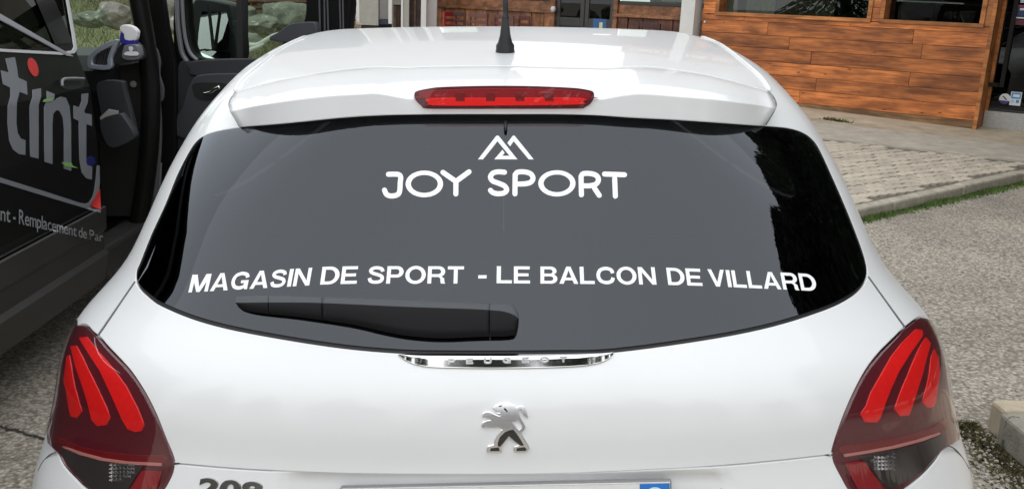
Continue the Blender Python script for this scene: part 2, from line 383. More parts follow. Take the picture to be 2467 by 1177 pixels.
def arc(cx, cy, rx, ry, a0, a1, n=14): return [(cx+rx*math.cos(rad(t)), cy+ry*math.sin(rad(t))) for t in np.linspace(a0, a1, n)]
def flatstroke(pts, w, n=8):
    P = smooth(pts, n); t = np.gradient(P, axis=0); t /= np.linalg.norm(t, axis=1)[:, None]; m = np.stack([-t[:, 1], t[:, 0]], -1)
    return [tuple(p) for p in np.concatenate([P+m*w/2, (P-m*w/2)[::-1]])]
def rc(x0, y0, x1, y1): return [(x0, y0), (x1, y0), (x1, y1), (x0, y1)]
q = .2
BOLD = {
 'A': (1.0, [[(0, 0), (.385, 1), (.615, 1), (1, 0), (.775, 0), (.70, .205), (.30, .205), (.225, 0)]], [[(.355, .36), (.645, .36), (.5, .79)]]),
 'B': (.9, [[(0, 0), (.52, 0)]+arc(.55, .285, .35, .285, -90, 62)+arc(.53, .74, .33, .26, -30, 90)+[(0, 1)]], [[(q, .165), (.52, .165)]+arc(.54, .295, .145, .13, -90, 90, 8)+[(q, .425)], [(q, .585), (.5, .585)]+arc(.52, .71, .13, .125, -90, 90, 8)+[(q, .835)]]),
 'C': (.98, [flatstroke([(.885, .64), (.80, .83), (.52, .91), (.22, .80), (.105, .5), (.22, .2), (.52, .09), (.80, .18), (.89, .38)], .195)], []),
 'D': (.93, [[(0, 0), (.42, 0)]+arc(.43, .5, .5, .5, -90, 90, 20)+[(0, 1)]], [[(q, .17), (.40, .17)]+arc(.41, .5, .30, .33, -90, 90, 16)+[(q, .83)]]),
 'E': (.82, [rc(0, 0, q, 1), rc(0, .825, .80, 1), rc(0, .42, .74, .59), rc(0, 0, .82, .175)], []),
 'G': (1.0, [flatstroke([(.885, .66), (.80, .83), (.52, .91), (.22, .80), (.105, .5), (.22, .2), (.50, .09), (.76, .17), (.85, .34)], .195), rc(.55, .355, .97, .52), rc(.80, 0, .97, .52)], []),
 'I': (.22, [rc(0, 0, .22, 1)], []), 'L': (.77, [rc(0, 0, .21, 1), rc(0, 0, .77, .18)], []),
 'M': (1.08, [rc(0, 0, q, 1), rc(.88, 0, 1.08, 1), [(0, 1), (.30, 1), (.64, 0), (.44, 0)], [(.78, 1), (1.08, 1), (.64, 0), (.44, 0)]], []),
 'N': (.92, [rc(0, 0, q, 1), rc(.72, 0, .92, 1), [(0, 1), (.22, 1), (.92, 0), (.70, 0)]], []),
 'O': (1.06, [arc(.53, .5, .53, .52, 0, 352, 40)], [arc(.53, .5, .32, .34, 0, 352, 36)]),
 'P': (.86, [rc(0, 0, q, 1), [(0, .35), (.52, .35)]+arc(.53, .675, .33, .325, -90, 90, 16)+[(0, 1)]], [[(q, .52), (.5, .52)]+arc(.51, .675, .13, .155, -90, 90, 10)+[(q, .83)]]),
 'R': (.93, [rc(0, 0, q, 1), [(0, .38), (.55, .38)]+arc(.56, .69, .34, .31, -90, 90, 16)+[(0, 1)], [(.40, .45), (.66, .45), (.86, .30), (.88, .08), (.93, 0), (.70, 0), (.67, .12), (.66, .30), (.56, .38)]], [[(q, .545), (.53, .545)]+arc(.54, .69, .145, .145, -90, 90, 10)+[(q, .835)]]),
 'S': (.88, [flatstroke([(.755, .69), (.69, .84), (.44, .91), (.2, .85), (.13, .72), (.25, .60), (.48, .525), (.70, .43), (.76, .28), (.66, .13), (.42, .085), (.18, .14), (.10, .32)], .185)], []),
 'T': (.84, [rc(0, .82, .84, 1), rc(.32, 0, .52, 1)], []), 'U': (.9, [flatstroke([(.1, 1), (.1, .4), (.2, .14), (.45, .095), (.7, .14), (.8, .4), (.8, 1)], .2)], []),
 'V': (.95, [[(0, 1), (.22, 1), (.475, .27), (.73, 1), (.95, 1), (.585, 0), (.365, 0)]], []), '-': (.44, [rc(0, .29, .44, .48)], []),
 'K': (.95, [rc(0, 0, q, 1), [(.15, .30), (.66, 1), (.93, 1), (.15, .05)], [(.30, .55), (.45, .70), (.96, 0), (.70, 0)]], []),
}
BG = {}
def bold(ch):
    if ch not in BG:
        w, so, cu = BOLD[ch]; V, Fc = cdt([np.array(a, float) for a in so+cu], union=True); C = np.array([V[f].mean(0) for f in Fc])
        ok = np.zeros(len(Fc), bool)
        for a in so: ok |= inside(a, C)
        for a in cu: ok &= ~inside(a, C)
        BG[ch] = (w, V, [f for f, k in zip(Fc, ok) if k])
    return BG[ch]
def bword(txt, x0, x1, track=.1, space=.3):
    x, it = 0, []
    for c in txt:
        if c == ' ': x += space; continue
        w, V, f = bold(c); it.append((c, V, f, x)); x += w+track
    s = (x1-x0)/(x-track)
    for c, V, f, xo in it: yield c, np.stack([(V[:, 0]+xo)*s+x0, V[:, 1]], -1), f


# ================================================================== the white hatchback
car = empty('hatchback_car', cw([(0, 3.2, 0)])[0], 'white hatchback car seen from behind with lettered rear window', 'car')
# --- outlines traced on the skin
GLASS_BOT = [(327, 676), (336, 692), (355, 710), (390, 734), (480, 770), (600, 799), (800, 832), (960, 847), (1100, 850), (1218, 850), (1340, 849), (1478, 845), (1700, 815), (1860, 783), (1990, 742), (2050, 712), (2078, 688), (2090, 664)]
GLASS_R = [(2090, 664), (2088, 640), (2075, 596), (2040, 506), (2005, 426), (1975, 362), (1955, 334), (1930, 317), (1895, 307), (1842, 302)]
GLASS_L = [(578, 306), (530, 314), (495, 325), (472, 342), (452, 372), (425, 425), (398, 492), (364, 566), (338, 630), (328, 655), (327, 676)]
SEAM = crop([(220, 672), (500, 600), (800, 545), (1000, 515), (1250, 493), (1450, 500), (1700, 492), (2250, 489)], 500, 0, 3.084)+crop([(400, 497), (800, 503), (980, 490), (1200, 500), (1500, 545), (1750, 600), (2000, 668)], 1200, 0, 3.084)
CREASE = [(419, 1117), (520, 1126), (620, 1133), (800, 1141), (964, 1143.6), (1165, 1144), (1347, 1142.5), (1530, 1134.5), (1700, 1125.7), (1867, 1111), (2006, 1095.6)]
LIN = [(236, 809), (256, 833), (277, 855), (299, 878), (319, 902), (348, 946), (373.7, 996.7), (395.4, 1051), (413.6, 1094.6), (419, 1117)]     # left lamp, inner edge
RIN = [(2180, 789), (2159.6, 810.5), (2122.5, 847.6), (2092.8, 884.8), (2066.8, 929), (2040.8, 985), (2018.6, 1044), (2007.4, 1081.5), (2006, 1095.6)]
LBI = [(419, 1117), (413.6, 1142), (395, 1177), (365, 1215), (325, 1240)]     # below the inner corner
RBI = [(2006, 1095.6), (2011, 1115), (2026, 1144.6), (2044.5, 1177), (2070, 1206), (2100, 1226)]
LOUT = [(325, 1240), (260, 1212), (207, 1177), (181, 1152.7), (152, 1120), (140, 1091)]
ROUT = [(2100, 1226), (2140, 1207), (2181.9, 1177), (2222.7, 1144.6), (2256, 1107.5), (2268, 1085)]
def side(yz, sgn):                                            # points on the flank from (y, z)
    yz = np.asarray(yz, float); P = np.stack([np.zeros(len(yz)), yz[:, 0], yz[:, 1]], -1); lo = np.zeros(len(yz)); hi = np.full(len(yz), 1.2)
    for _ in range(40):
        m = (lo+hi)/2; Q = P.copy(); Q[:, 0] = m; v = F(Q) > 0; hi = np.where(v, m, hi); lo = np.where(v, lo, m)
    P[:, 0] = lo*sgn; return P
def oncast(px, n=5): return cast(smooth(px, n))
LSIDE = [(1.61, .745), (1.69, .765), (1.76, .80), (1.80, .85), (1.77, .90), (1.67, .955)]
lampL = np.concatenate([oncast(LIN)[:-1], oncast(LBI)[:-1], oncast(LOUT)[:-2], smooth(side(LSIDE, -1), 5), oncast([(185, 783), (198, 780), (210, 784.5), (221, 797), (236, 809)])[:-1]])
lampR = np.concatenate([oncast(RIN)[:-1], oncast(RBI)[:-1], oncast(ROUT)[:-2], smooth(side(LSIDE, 1), 5), oncast([(2236, 767), (2219, 762), (2208, 767), (2196, 776), (2180, 789)])[:-1]])
glass_out = np.concatenate([oncast(GLASS_BOT)[:-1], oncast(GLASS_R)[:-1], oncast([(1842, 302), (1700, 282), (1500, 262), (1218, 255), (950, 262), (750, 282), (578, 306)])[:-1], oncast(GLASS_L)[:-1]])
gate_up = np.concatenate([oncast(GLASS_BOT)[:-1], cast(dens([(2090, 664), (2180, 789)], 15, False))[:-1], oncast(RIN)[:-1], oncast(CREASE)[::-1][:-1], oncast(LIN)[::-1][:-1], cast(dens([(236, 809), (327, 676)], 15, False))[:-1]])
def rearpt(xz):
    xz = np.asarray(xz, float); lo = np.full(len(xz), 1.0); hi = np.full(len(xz), 2.4)
    for _ in range(40):
        m = (lo+hi)/2; v = F(np.stack([xz[:, 0], m, xz[:, 1]], -1)) < 0; hi = np.where(v, m, hi); lo = np.where(v, lo, m)
    return np.stack([xz[:, 0], hi, xz[:, 1]], -1)
endL, endR = cast([LBI[-1]])[0], cast([RBI[-1]])[0]
botline = rearpt(dens([(endL[0]+.03, endL[2]-.03), (-.52, .60), (.52, .60), (endR[0]-.03, endR[2]-.03)], .05, False))
gate_low = np.concatenate([oncast(CREASE)[:-1], oncast(RBI)[:-1], botline[::-1], oncast(LBI)[::-1][:-1]])
aperture = np.concatenate([oncast(SEAM)[:-1], cast(dens([(1848.5, 216.6), (1868, 252), (1842, 302)], 12, False))[:-1], oncast(GLASS_R)[::-1][:-1], cast(dens([(2090, 664), (2180, 789)], 15, False))[:-1],
    lampR[::-1][:0], oncast([(2180, 789), (2196, 776), (2208, 767), (2219, 762), (2236, 767)])[:-1], smooth(side(LSIDE, 1), 5)[::-1], oncast(ROUT)[:-2][::-1], botline[::-1], oncast(LOUT)[:-2], smooth(side(LSIDE, -1), 5),
    oncast([(185, 783), (198, 780), (210, 784.5), (221, 797), (236, 809)])[:-1], cast(dens([(236, 809), (327, 676)], 15, False))[:-1], oncast(GLASS_L)[::-1][:-1], cast(dens([(578, 306), (552, 252), (571, 218)], 12, False))[:-1]])
# --- side windows, windscreen, wheel arches on the unseen flanks
DLO = [(2.22, 1.12), (2.36, 1.27), (2.6, 1.335), (3.0, 1.355), (3.45, 1.34), (3.8, 1.25), (4.12, 1.06), (4.16, 1.0), (3.6, .985), (3.0, .99), (2.5, 1.03), (2.26, 1.08)]
def arch(yc): return [(yc+.355*math.cos(t), max(.2, .33+.355*math.sin(t))) for t in np.linspace(-.35, math.pi+.35, 26)]
def toppt(xy):
    xy = np.asarray(xy, float); lo = np.full(len(xy), .5); hi = np.full(len(xy), 1.6)
    for _ in range(40):
        m = (lo+hi)/2; v = F(np.stack([xy[:, 0], xy[:, 1], m], -1)) > 0; hi = np.where(v, m, hi); lo = np.where(v, lo, m)
    return np.stack([xy[:, 0], xy[:, 1], lo], -1)
wind = toppt(smooth([(-.5, 3.72), (0, 3.66), (.5, 3.72), (.58, 4.0), (.64, 4.4), (0, 4.52), (-.64, 4.4), (-.58, 4.0)], 6, True))
dloL, dloR = smooth(side(DLO, -1), 4, True), smooth(side(DLO, 1), 4, True)
arches = [side(arch(1.90), -1), side(arch(1.90), 1), side(arch(4.44), -1), side(arch(4.44), 1)]
AM = math.pi/2+KKY*(5.2-C0Y)
th = np.linspace(0, 2*math.pi, 121)[:-1]
whole = np.stack([AM*np.cos(th), AM*np.sin(th)], -1); wholeP = from2(whole)
holes = [aperture, wind, dloL, dloR]+arches
panel('body', wholeP, M_paint, car, holes, sp=.03, gap=.0022)
panel('inner_liner', wholeP, M_liner, car, holes, off=-.03, sp=.09, gap=-.004, liner=True)
# dark channel behind the tailgate joints
chan = panel('joint_channel', np.concatenate([gate_up[::1]]), M_gap, car, off=-.014, gap=-.02, rim=0, sp=.12)
chan2 = panel('joint_channel', gate_low, M_gap, car, off=-.05, gap=-.02, rim=0, sp=.12)
panel('tailgate', gate_up, M_paint, car, sp=.028, gap=.0028)
glass = panel('rear_window', glass_out, M_rglass, car, off=.001, gap=.0035, rim=0, sp=.03)
# thin black seal round the glass
gq = to2(glass_out); inn = from2(shrink(gq, .010)); 
panel('window_seal', glass_out, pm('seal_black', (.012, .012, .013), .5), glass, [inn], off=-.003, gap=.0005, rim=.006, sp=.2)
# lower tailgate with the plate recess: set in under the crease
def Flow(P):
    z = P[..., 2]; x = np.abs(P[..., 0]); s = np.clip((.835-z)/.02, 0, 1); w = np.clip((.37-x)/.05, 0, 1); w = w*w*(3-2*w)
    return F(P)+.02*s*w
qlo = shrink(to2(gate_low), .0022); g_ = np.stack(np.meshgrid(np.arange(qlo[:, 0].min(), qlo[:, 0].max(), .02), np.arange(qlo[:, 1].min(), qlo[:, 1].max(), .02)), -1).reshape(-1, 2)
V2, Fc = cdt([qlo], g_[inside(qlo, g_)]); P_ = from2(V2, Flow); skinmesh('tailgate_lower', P_, gradF(P_, Flow, 1e-3), Fc, M_paint, car)
panel('windscreen', wind, M_sglass, car, off=-.004, gap=.002, rim=0, sp=.1)
for nm, d in (('side_window', dloL), ('side_window', dloR)): panel(nm, d, M_sglass, car, off=-.004, gap=.002, rim=0, sp=.1)
for sg in (-1, 1):
    for yy, nm in ((3.28, 'door_pillar'),):
        Pp = side([(yy+.05*(1-2*k)*1.0, z) for k in (0, 1) for z in np.linspace(.985, 1.352, 8)][:8]+[(yy-.05, z) for z in np.linspace(.985, 1.352, 8)][::-1], sg)
        panel(nm, dens(Pp, .05), M_gap, car, off=.001, gap=0, rim=0, sp=.1)
    for yy, z0, z1 in ((2.35, .45, .99), (3.28, .30, .98), (4.2, .45, .98)):
        zz = np.linspace(z0, z1, 14); dy = .12*np.sin((zz-z0)/(z1-z0)*1.2) if yy < 2.5 else 0*zz
        Pp = side([(a+.0035, b) for a, b in zip(yy-dy, zz)]+[(a-.0035, b) for a, b in zip(yy-dy, zz)][::-1], sg)
        panel('door_gap', Pp, M_gap, car, off=.0008, gap=0, rim=0, sp=.3)
    for yy in (2.62, 3.52):
        h = side([(yy-.09, .90), (yy, .905), (yy+.09, .90)], sg); h[:, 0] += sg*.022
        mk('door_handle', *(lambda v: (cw(v[0]), v[1]))(tube(smooth(h, 5), [.004]+[.013]*9+[.004], 8)), M_paint, car, sm=True)
    for yy in (1.90, 4.44):                                   # wheels
        c = np.array([sg*.80, yy, .315]); ax = np.array([(0, 1, 0), (0, 0, 1), (sg, 0, 0)], float)
        wh = mk('wheel', *(lambda v: (cw(v[0]), v[1]))(lathe([(.2, -.11), (.29, -.11), (.312, -.09), (.315, -.05), (.315, .05), (.312, .085), (.29, .1), (.215, .102), (.2, .09)], c, ax, 36)), pm('tyre', (.02, .02, .02), .85), car, sm=True)
        parts = [lathe([(.05, .07), (.05, .1), (.02, .105)], c, ax, 16), lathe([(.195, .05), (.212, .06), (.212, .098), (.198, .098)], c, ax, 32)]
        for k in range(5):
            t = 2*math.pi*k/5; d = np.array([0, math.cos(t), math.sin(t)]); e = np.array([0, -math.sin(t), math.cos(t)]); n = np.array([sg, 0, 0.])
            parts.append(box(c+d*.12+n*.075, .085, .028, .014, [d, e, n], .006))
        r_ = cat(*parts); mk('rim', cw(r_[0]), r_[1], M_satin, wh)
fl = box((0, 3.25, .24), .78, 1.75, .04); mk('floor_pan', cw(fl[0]), fl[1], M_liner, car)
# --- inside: seats, head restraints, dashboard, mirror
sm_ = pm('seat_cloth', (.07, .07, .075), .9)
for x, y, w, hz in ((-.36, 2.32, .355, .92), (.36, 2.32, .355, .92), (-.36, 3.25, .358, 1.0), (.36, 3.25, .358, 1.0)):
    s = cat(box((x, y, hz-.28), w, .07, .30, bev=.05), box((x, y+.25, .48), w, .27, .08, bev=.05)); st = mk('seat', cw(s[0]), s[1], sm_, car, sm=True)
    hh = box((x, y-.02, hz+.13), .125, .045, .085, bev=.035); mk('head_restraint', cw(hh[0]), hh[1], sm_, st, sm=True)
b_ = box((0, 4.2, .85), .68, .22, .13, bev=.05); mk('dashboard', cw(b_[0]), b_[1], M_liner, car, sm=True)
b_ = box((0.02, 3.86, 1.285), .12, .015, .035, bev=.012); mk('inner_mirror', cw(b_[0]), b_[1], M_black_pl, car, sm=True)
b_ = box((0, 1.75, .93), .52, .22, .012, bev=.004); mk('parcel_shelf', cw(b_[0]), b_[1], M_liner, car)

# --- spoiler: rows of points across the car
def Fr(P): return P[..., 2]-roofz(P[..., 0], P[..., 1])
RB = crop([(160, 775), (400, 730), (600, 690), (900, 650), (1150, 634), (1240, 633), (1350, 655), (1480, 670), (1540, 672)], 500, 0, 3.084)+[(1110, 217), (1218, 216), (1330, 217)]+crop([(720, 675), (900, 655), (1020, 634), (1110, 634), (1300, 650), (1600, 690), (1850, 735), (2060, 770)], 1200, 0, 3.084)
RC = crop([(165, 830), (300, 800), (600, 750), (900, 715), (1150, 700), (1240, 694), (1350, 710), (1540, 742)], 500, 0, 3.084)+[(1110, 243), (1218, 244), (1330, 243)]+crop([(720, 745), (900, 715), (1020, 700), (1110, 700), (1300, 715), (1600, 740), (1850, 770), (2065, 800)], 1200, 0, 3.084)
RD = crop([(240, 945), (600, 915), (1000, 875), (1300, 857), (1600, 850)], 500, 0, 3.084)+[(1110, 275), (1218, 275)]+crop([(400, 848), (700, 855), (1000, 875), (1300, 890), (1600, 910), (1980, 938)], 1200, 0, 3.084)
def rs(px, n=90):
    P = smooth(px, 8); x = P[:, 0]; s = np.linspace(0, 1, n); return np.stack([x[0]+(x[-1]-x[0])*s, np.interp(x[0]+(x[-1]-x[0])*s, x, P[:, 1])], -1)
A_, B_, C_, D_ = rs(SEAM), rs(RB), rs(RC), rs(RD)
rA = cast(A_); nA = gradF(rA); rD = cast(D_, lambda P: F(P)-.026*(1-.85*np.clip((np.abs(P[..., 0])-.36)/.13, 0, 1)**2))
def Fs_(P):
    x = P[..., 0]; return np.interp(x, rD[:, 0], rD[:, 1])+.08*(P[..., 2]-np.interp(x, rD[:, 0], rD[:, 2]))-P[..., 1]

rB = cast(B_, lambda P: Fs_(P)+.022); rC = cast(C_, Fs_)
def lerp(a, b, t): return a+(b-a)*t
def mixrow(t):                                               # top surface between seam and bevel
    P = cast(lerp(A_, B_, t), Fr); w = (1-t)**2; return P
eps = np.array([0, 0, 0.0])
rows = [rA-nA*.014, rA-nA*.001+eps]+[lerp(rA, rB, t)+np.array([0, 0, .006*4*t*(1-t)]) for t in (.06, .3, .6, .85, .97)]+[rB, lerp(rB, rC, .06), lerp(rB, rC, .5), lerp(rB, rC, .94), rC, lerp(rC, rD, .05), lerp(rC, rD, .5), lerp(rC, rD, .94), rD, rD+np.array([0, .006, -.001]), lerp(rD, cast(D_-[0, 5], F), .6)+[0, 0, -.001], cast(D_-[0, 5], F)]
dcap = np.array([0, .09, -.02])
rows = [np.concatenate([r[:1]+dcap+[.012, 0, 0], r, r[-1:]+dcap-[.012, 0, 0]]) for r in rows]
V, Fq = gridmesh(rows); n90 = len(rows[0]); nr = len(rows)
Fq = [q[::-1] for q in Fq]
ends = [[i*n90 for i in range(nr)], [i*n90+n90-1 for i in range(nr)][::-1]]
spoiler = mk('spoiler', cw(V), Fq+ends, M_paint, car, sm=True)
# --- third brake light
BL = crop([(365, 175), (385, 150), (480, 128), (600, 114), (900, 105), (1170, 103), (1450, 107), (1750, 120), (1850, 130), (1930, 147), (1950, 170), (1945, 215), (1915, 258), (1870, 285), (1830, 295), (1500, 298), (1170, 298), (800, 298), (480, 296), (430, 275), (390, 238), (370, 208)], 900, 180, 3.679)
def pxpanel(name, px, f, off, mat, parent, holes=(), rim=.004, sp=12, rnd=.0008):
    px = np.asarray(px); gx, gy = np.meshgrid(np.arange(px[:, 0].min(), px[:, 0].max(), sp), np.arange(px[:, 1].min(), px[:, 1].max(), sp)); g = np.stack([gx.ravel(), gy.ravel()], -1)
    k = inside(px, g)
    for h in holes: k &= ~inside(h, g)
    V2, Fc = cdt([px]+[np.asarray(h) for h in holes], g[k]); P = cast(V2, f, off); N = gradF(P, f)
    return skinmesh(name, P, N, [q[::-1] for q in Fc], mat, parent, rim, rnd)
bl = pxpanel('brake_light', smooth(BL, 4, True), Fs_, .002, M_hous, car, rim=.01)
pxpanel('reflector', smooth(crop([(440, 150), (900, 128), (1170, 125), (1600, 132), (1900, 160), (1915, 200), (1880, 208), (480, 208), (420, 190)], 900, 180, 3.679), 3, True), Fs_, .004, M_redlow, bl)
pxpanel('light_bar', smooth(crop([(500, 212), (1000, 210), (1830, 210), (1840, 240), (1810, 262), (1000, 272), (530, 270), (490, 245)], 900, 180, 3.679), 3, True), Fs_, .006, pm('lamp_red_bright', (.9, .015, .012), .3), bl)
for a in (730, 1000, 1260, 1520):
    pxpanel('diode', crop([(a, 160), (a+75, 160), (a+75, 232), (a, 232)], 900, 180, 3.679), Fs_, .0066, pm('diode', (.2, .01, .012), .3), bl, rim=.001)
pxpanel('lens', smooth(BL, 4, True), Fs_, .009, M_lens3, bl, rim=.012, rnd=.0012, sp=8)

# --- tail lamps
def crL(p): return crop(p, 80, 760, 2.822)
def crR(p): return crop(p, 2000, 740, 2.694)
CL = [crL([(310, 150), (360, 142), (388, 178), (440, 245), (525, 345), (620, 470), (700, 620), (748, 740), (730, 780), (690, 787), (640, 768), (600, 700), (530, 540), (450, 370), (375, 255)]),
      crL([(250, 205), (285, 203), (330, 285), (380, 390), (430, 490), (490, 620), (517, 690), (490, 740), (430, 746), (395, 705), (370, 600), (330, 470), (285, 345)]),
      crL([(226, 275), (240, 268), (255, 360), (275, 480), (310, 600), (326, 645), (290, 690), (252, 680), (235, 600), (220, 500), (204, 440), (214, 370)])]
CR = [crR([(560, 140), (600, 145), (603, 180), (525, 290), (450, 410), (400, 520), (360, 620), (328, 715), (305, 742), (230, 740), (204, 690), (238, 640), (270, 550), (340, 430), (400, 320), (470, 230)]),
      crR([(625, 195), (655, 230), (630, 320), (605, 420), (570, 530), (540, 630), (515, 695), (460, 703), (425, 660), (450, 580), (500, 460), (550, 340), (595, 240)]),
      crR([(680, 270), (705, 330), (716, 430), (702, 510), (690, 600), (675, 640), (640, 650), (605, 610), (630, 520), (650, 430), (660, 330)])]
LOWL = dict(band=crL([(150, 820), (300, 885), (480, 925), (700, 950), (880, 955), (880, 1000), (640, 990), (420, 950), (250, 895), (160, 850)]),
            strip=crL([(195, 884), (320, 928), (470, 968), (640, 993), (868, 1003), (866, 1018), (640, 1006), (460, 981), (310, 940), (205, 895)]),
            grey=crL([(185, 890), (310, 945), (470, 988), (640, 1012), (735, 1022), (690, 1090), (630, 1180), (520, 1270), (430, 1200), (330, 1115), (235, 1000)]),
            bulb=crL([(525, 1000), (605, 1005), (690, 1010), (668, 1110), (520, 1120), (512, 1060)]),
            red=crL([(738, 1055), (865, 1062), (835, 1170), (760, 1280), (620, 1240)]))
LOWR = dict(band=crR([(85, 905), (300, 875), (480, 835), (640, 790), (755, 720), (760, 770), (690, 820), (500, 885), (300, 930), (90, 945)]),
            strip=crR([(95, 955), (250, 930), (400, 902), (560, 862), (712, 812), (716, 822), (600, 865), (450, 905), (280, 938), (98, 967)]),
            grey=crR([(200, 968), (330, 942), (470, 915), (620, 872), (730, 830), (745, 870), (690, 960), (590, 1060), (450, 1150), (380, 1160), (300, 1080), (235, 1000)]),
            bulb=crR([(260, 980), (340, 955), (432, 935), (438, 1045), (300, 1056)]),
            red=crR([(105, 1012), (225, 1000), (330, 1150), (380, 1230), (230, 1260), (150, 1110)]))
gq_ = pm('lamp_prism', (.34, .35, .35), .12, metal=.9)
for nm, outl, cl, low, lab in (('L', lampL, CL, LOWL, 'left tail lamp'), ('R', lampR, CR, LOWR, 'right tail lamp')):
    lp = panel('tail_lamp', outl, M_hous, car, off=-.0045, gap=.002, rim=.02, sp=.03); lp['label'] = 'dark red '+lab+' with three slanting red bars'
    for c in cl: pxpanel('light_bar', dens(c, 7), F, -.003, M_red, lp, sp=8, rim=.004, rnd=.001)
    pxpanel('red_band', smooth(low['band'], 4, True), F, -.002, pm('band_red', (.16, .008, .012), .35), lp, sp=14, rim=.002)
    pxpanel('reverse_lamp', smooth(low['grey'], 3, True), F, -.0015, M_hgrey, lp, sp=14, rim=.002)
    pxpanel('reflector', dens(low['red'], 12), F, -.001, pm('reflector_red', (.26, .012, .016), .45, var=(900, .35)), lp, sp=14, rim=.002)
    pxpanel('bright_strip', dens(low['strip'], 12), F, -.0005, pm('strip_pale', (.5, .22, .20), .3), lp, sp=14, rim=.002)
    b = np.array(low['bulb']); x0, y0 = b.min(0); x1, y1 = b.max(0); V_, F_q = [], []
    step = 9.0
    for i, xx in enumerate(np.arange(x0, x1, step)):
        for j, yy in enumerate(np.arange(y0, y1, step)):
            if inside(b, np.array([[xx+4.5, yy+4.5]]))[0]:
                q = cast([(xx, yy), (xx+step-.3, yy), (xx+step-.3, yy+step-.3), (xx, yy+step-.3), (xx+step/2, yy+step/2)], F, -.0012); q[4] += gradF(q[4:5])[0]*.0034
                n0 = len(V_); V_ += list(q); F_q += [(n0+1, n0, n0+4), (n0+2, n0+1, n0+4), (n0+3, n0+2, n0+4), (n0, n0+3, n0+4)]
    mk('bulb_prisms', cw(np.array(V_)), F_q, gq_, lp)
    panel('lens', outl, M_lens, lp, off=.0015, gap=.003, rim=.012, rnd=.003, sp=.028)

# --- chrome strip
ST = crop([(440, 88), (700, 85), (1150, 85), (1600, 80), (1857, 74)], 800, 820, 2.741); SB = crop([(440, 96), (500, 133), (580, 160), (700, 172), (1000, 178), (1300, 176), (1600, 166), (1750, 146), (1830, 112), (1857, 82)], 800, 820, 2.741)
def rs2(px, n=60):
    P = smooth(px, 8); x = P[:, 0]; s = .5-.5*np.cos(np.linspace(0, math.pi, n)); xx = x[0]+(x[-1]-x[0])*s; return np.stack([xx, np.interp(xx, x, P[:, 1])], -1)
a, b = rs2(ST), rs2(SB); Pt, Pb = cast(a, F, .003), cast(b, F, .003)
def Ff(P): return np.interp(P[..., 0], Pb[:, 0], Pb[:, 1])+.27*(P[..., 2]-np.interp(P[..., 0], Pb[:, 0], Pb[:, 2]))-P[..., 1]
rw = {t: cast(lerp(a, b, t), Ff) for t in (.42, .46, .6, .85, .94, .975)}; rg_ = rw[.42]
rws = [cast(a, F, -.004), Pt]+[lerp(Pt, rg_, t)+np.array([0, -.0025*math.sin(math.pi*t), .0015*math.sin(math.pi*t)]) for t in (.15, .4, .65, .9)]+[rg_, rw[.46], rw[.6], rw[.85], rw[.94], rw[.975], Pb, Pb+[0, -.001, -.0012], cast(b+[0, 1.0], F, -.002)]
V, Fq = gridmesh(rws)
strip = mk('trim_strip', cw(V), [q[::-1] for q in Fq], M_chrome, car, sm=True)
M_let = pm('chrome_letter', (.80, .80, .81), .3, metal=1)
for c, V2, f in bword('PEUGEOT', 1079, 1366, track=1.35):
    yb = np.interp(V2[:, 0], [1079, 1366], [877, 871.5]); px = np.stack([V2[:, 0], yb-13.5*V2[:, 1]], -1)
    P = cast(px, Ff, .0035); skinmesh('letter', P, gradF(P, Ff, 1e-3), f, M_let, strip, .005, .0005)
# --- lion emblem
LION = crop([(622, 290), (650, 262), (690, 238), (780, 210), (870, 213), (945, 245), (1005, 305), (1018, 360), (1030, 420), (1020, 488), (975, 508), (918, 520), (955, 575), (1015, 645), (1062, 715), (1130, 835), (1205, 965), (1165, 1020), (965, 1020), (970, 945), (1055, 925), (1050, 895), (960, 850), (872, 770), (800, 860), (735, 950), (740, 1025), (512, 1025), (522, 945), (635, 912), (640, 860), (690, 750), (745, 668), (785, 652), (735, 610), (680, 600), (560, 608), (490, 595), (430, 615), (425, 580), (445, 540), (500, 512), (590, 500), (520, 440), (440, 435), (438, 410), (455, 380), (510, 360), (570, 372), (650, 412), (725, 440), (748, 402), (705, 406), (668, 375), (735, 386), (744, 340), (690, 350), (650, 335)], 1100, 940, 6.925)
TAIL = crop([(1003, 330), (1012, 290), (1050, 265), (1105, 270), (1145, 320), (1168, 390), (1180, 442), (1130, 410), (1095, 350), (1085, 306), (1060, 300), (1035, 332), (1042, 400), (1080, 490), (1122, 560), (1135, 620), (1105, 670), (1062, 700), (1040, 668), (1090, 628), (1094, 580), (1050, 500), (1010, 400)], 1100, 940, 6.925)
LEGS = crop([(690, 880), (725, 780), (800, 702), (870, 668), (945, 655), (1000, 722), (1060, 812), (1118, 912), (1078, 915), (965, 835), (872, 752), (725, 935), (694, 925)], 1100, 940, 6.925)
FOOT = [crop([(560, 1005), (575, 965), (700, 950), (715, 1005)], 1100, 940, 6.925), crop([(1000, 1003), (1010, 965), (1130, 945), (1165, 975), (1150, 1000)], 1100, 940, 6.925)]
lion = pxpanel('lion_emblem', dens(LION, 2), F, .008, M_satin, car, rim=.008, rnd=.0012, sp=3)
pxpanel('tail', smooth(TAIL, 3, True), F, .0075, M_satin, lion, rim=.0075, rnd=.0009, sp=3)
bk = pm('emblem_dark', (.012, .012, .014), .08, metal=0, coat=1)
pxpanel('dark_inlay', dens(LEGS, 2), F, .0088, bk, lion, rim=.0006, sp=3)
for f_ in FOOT: pxpanel('dark_inlay', dens(f_, 2), F, .0088, bk, lion, rim=.0006, sp=3)
for e in ([(790, 292), (815, 300), (850, 345), (845, 355), (800, 318)], [(708, 262), (750, 246), (752, 256), (712, 270)]): pxpanel('dark_inlay', crop(e, 1100, 940, 6.925), F, .0088, bk, lion, rim=.0006, sp=3)
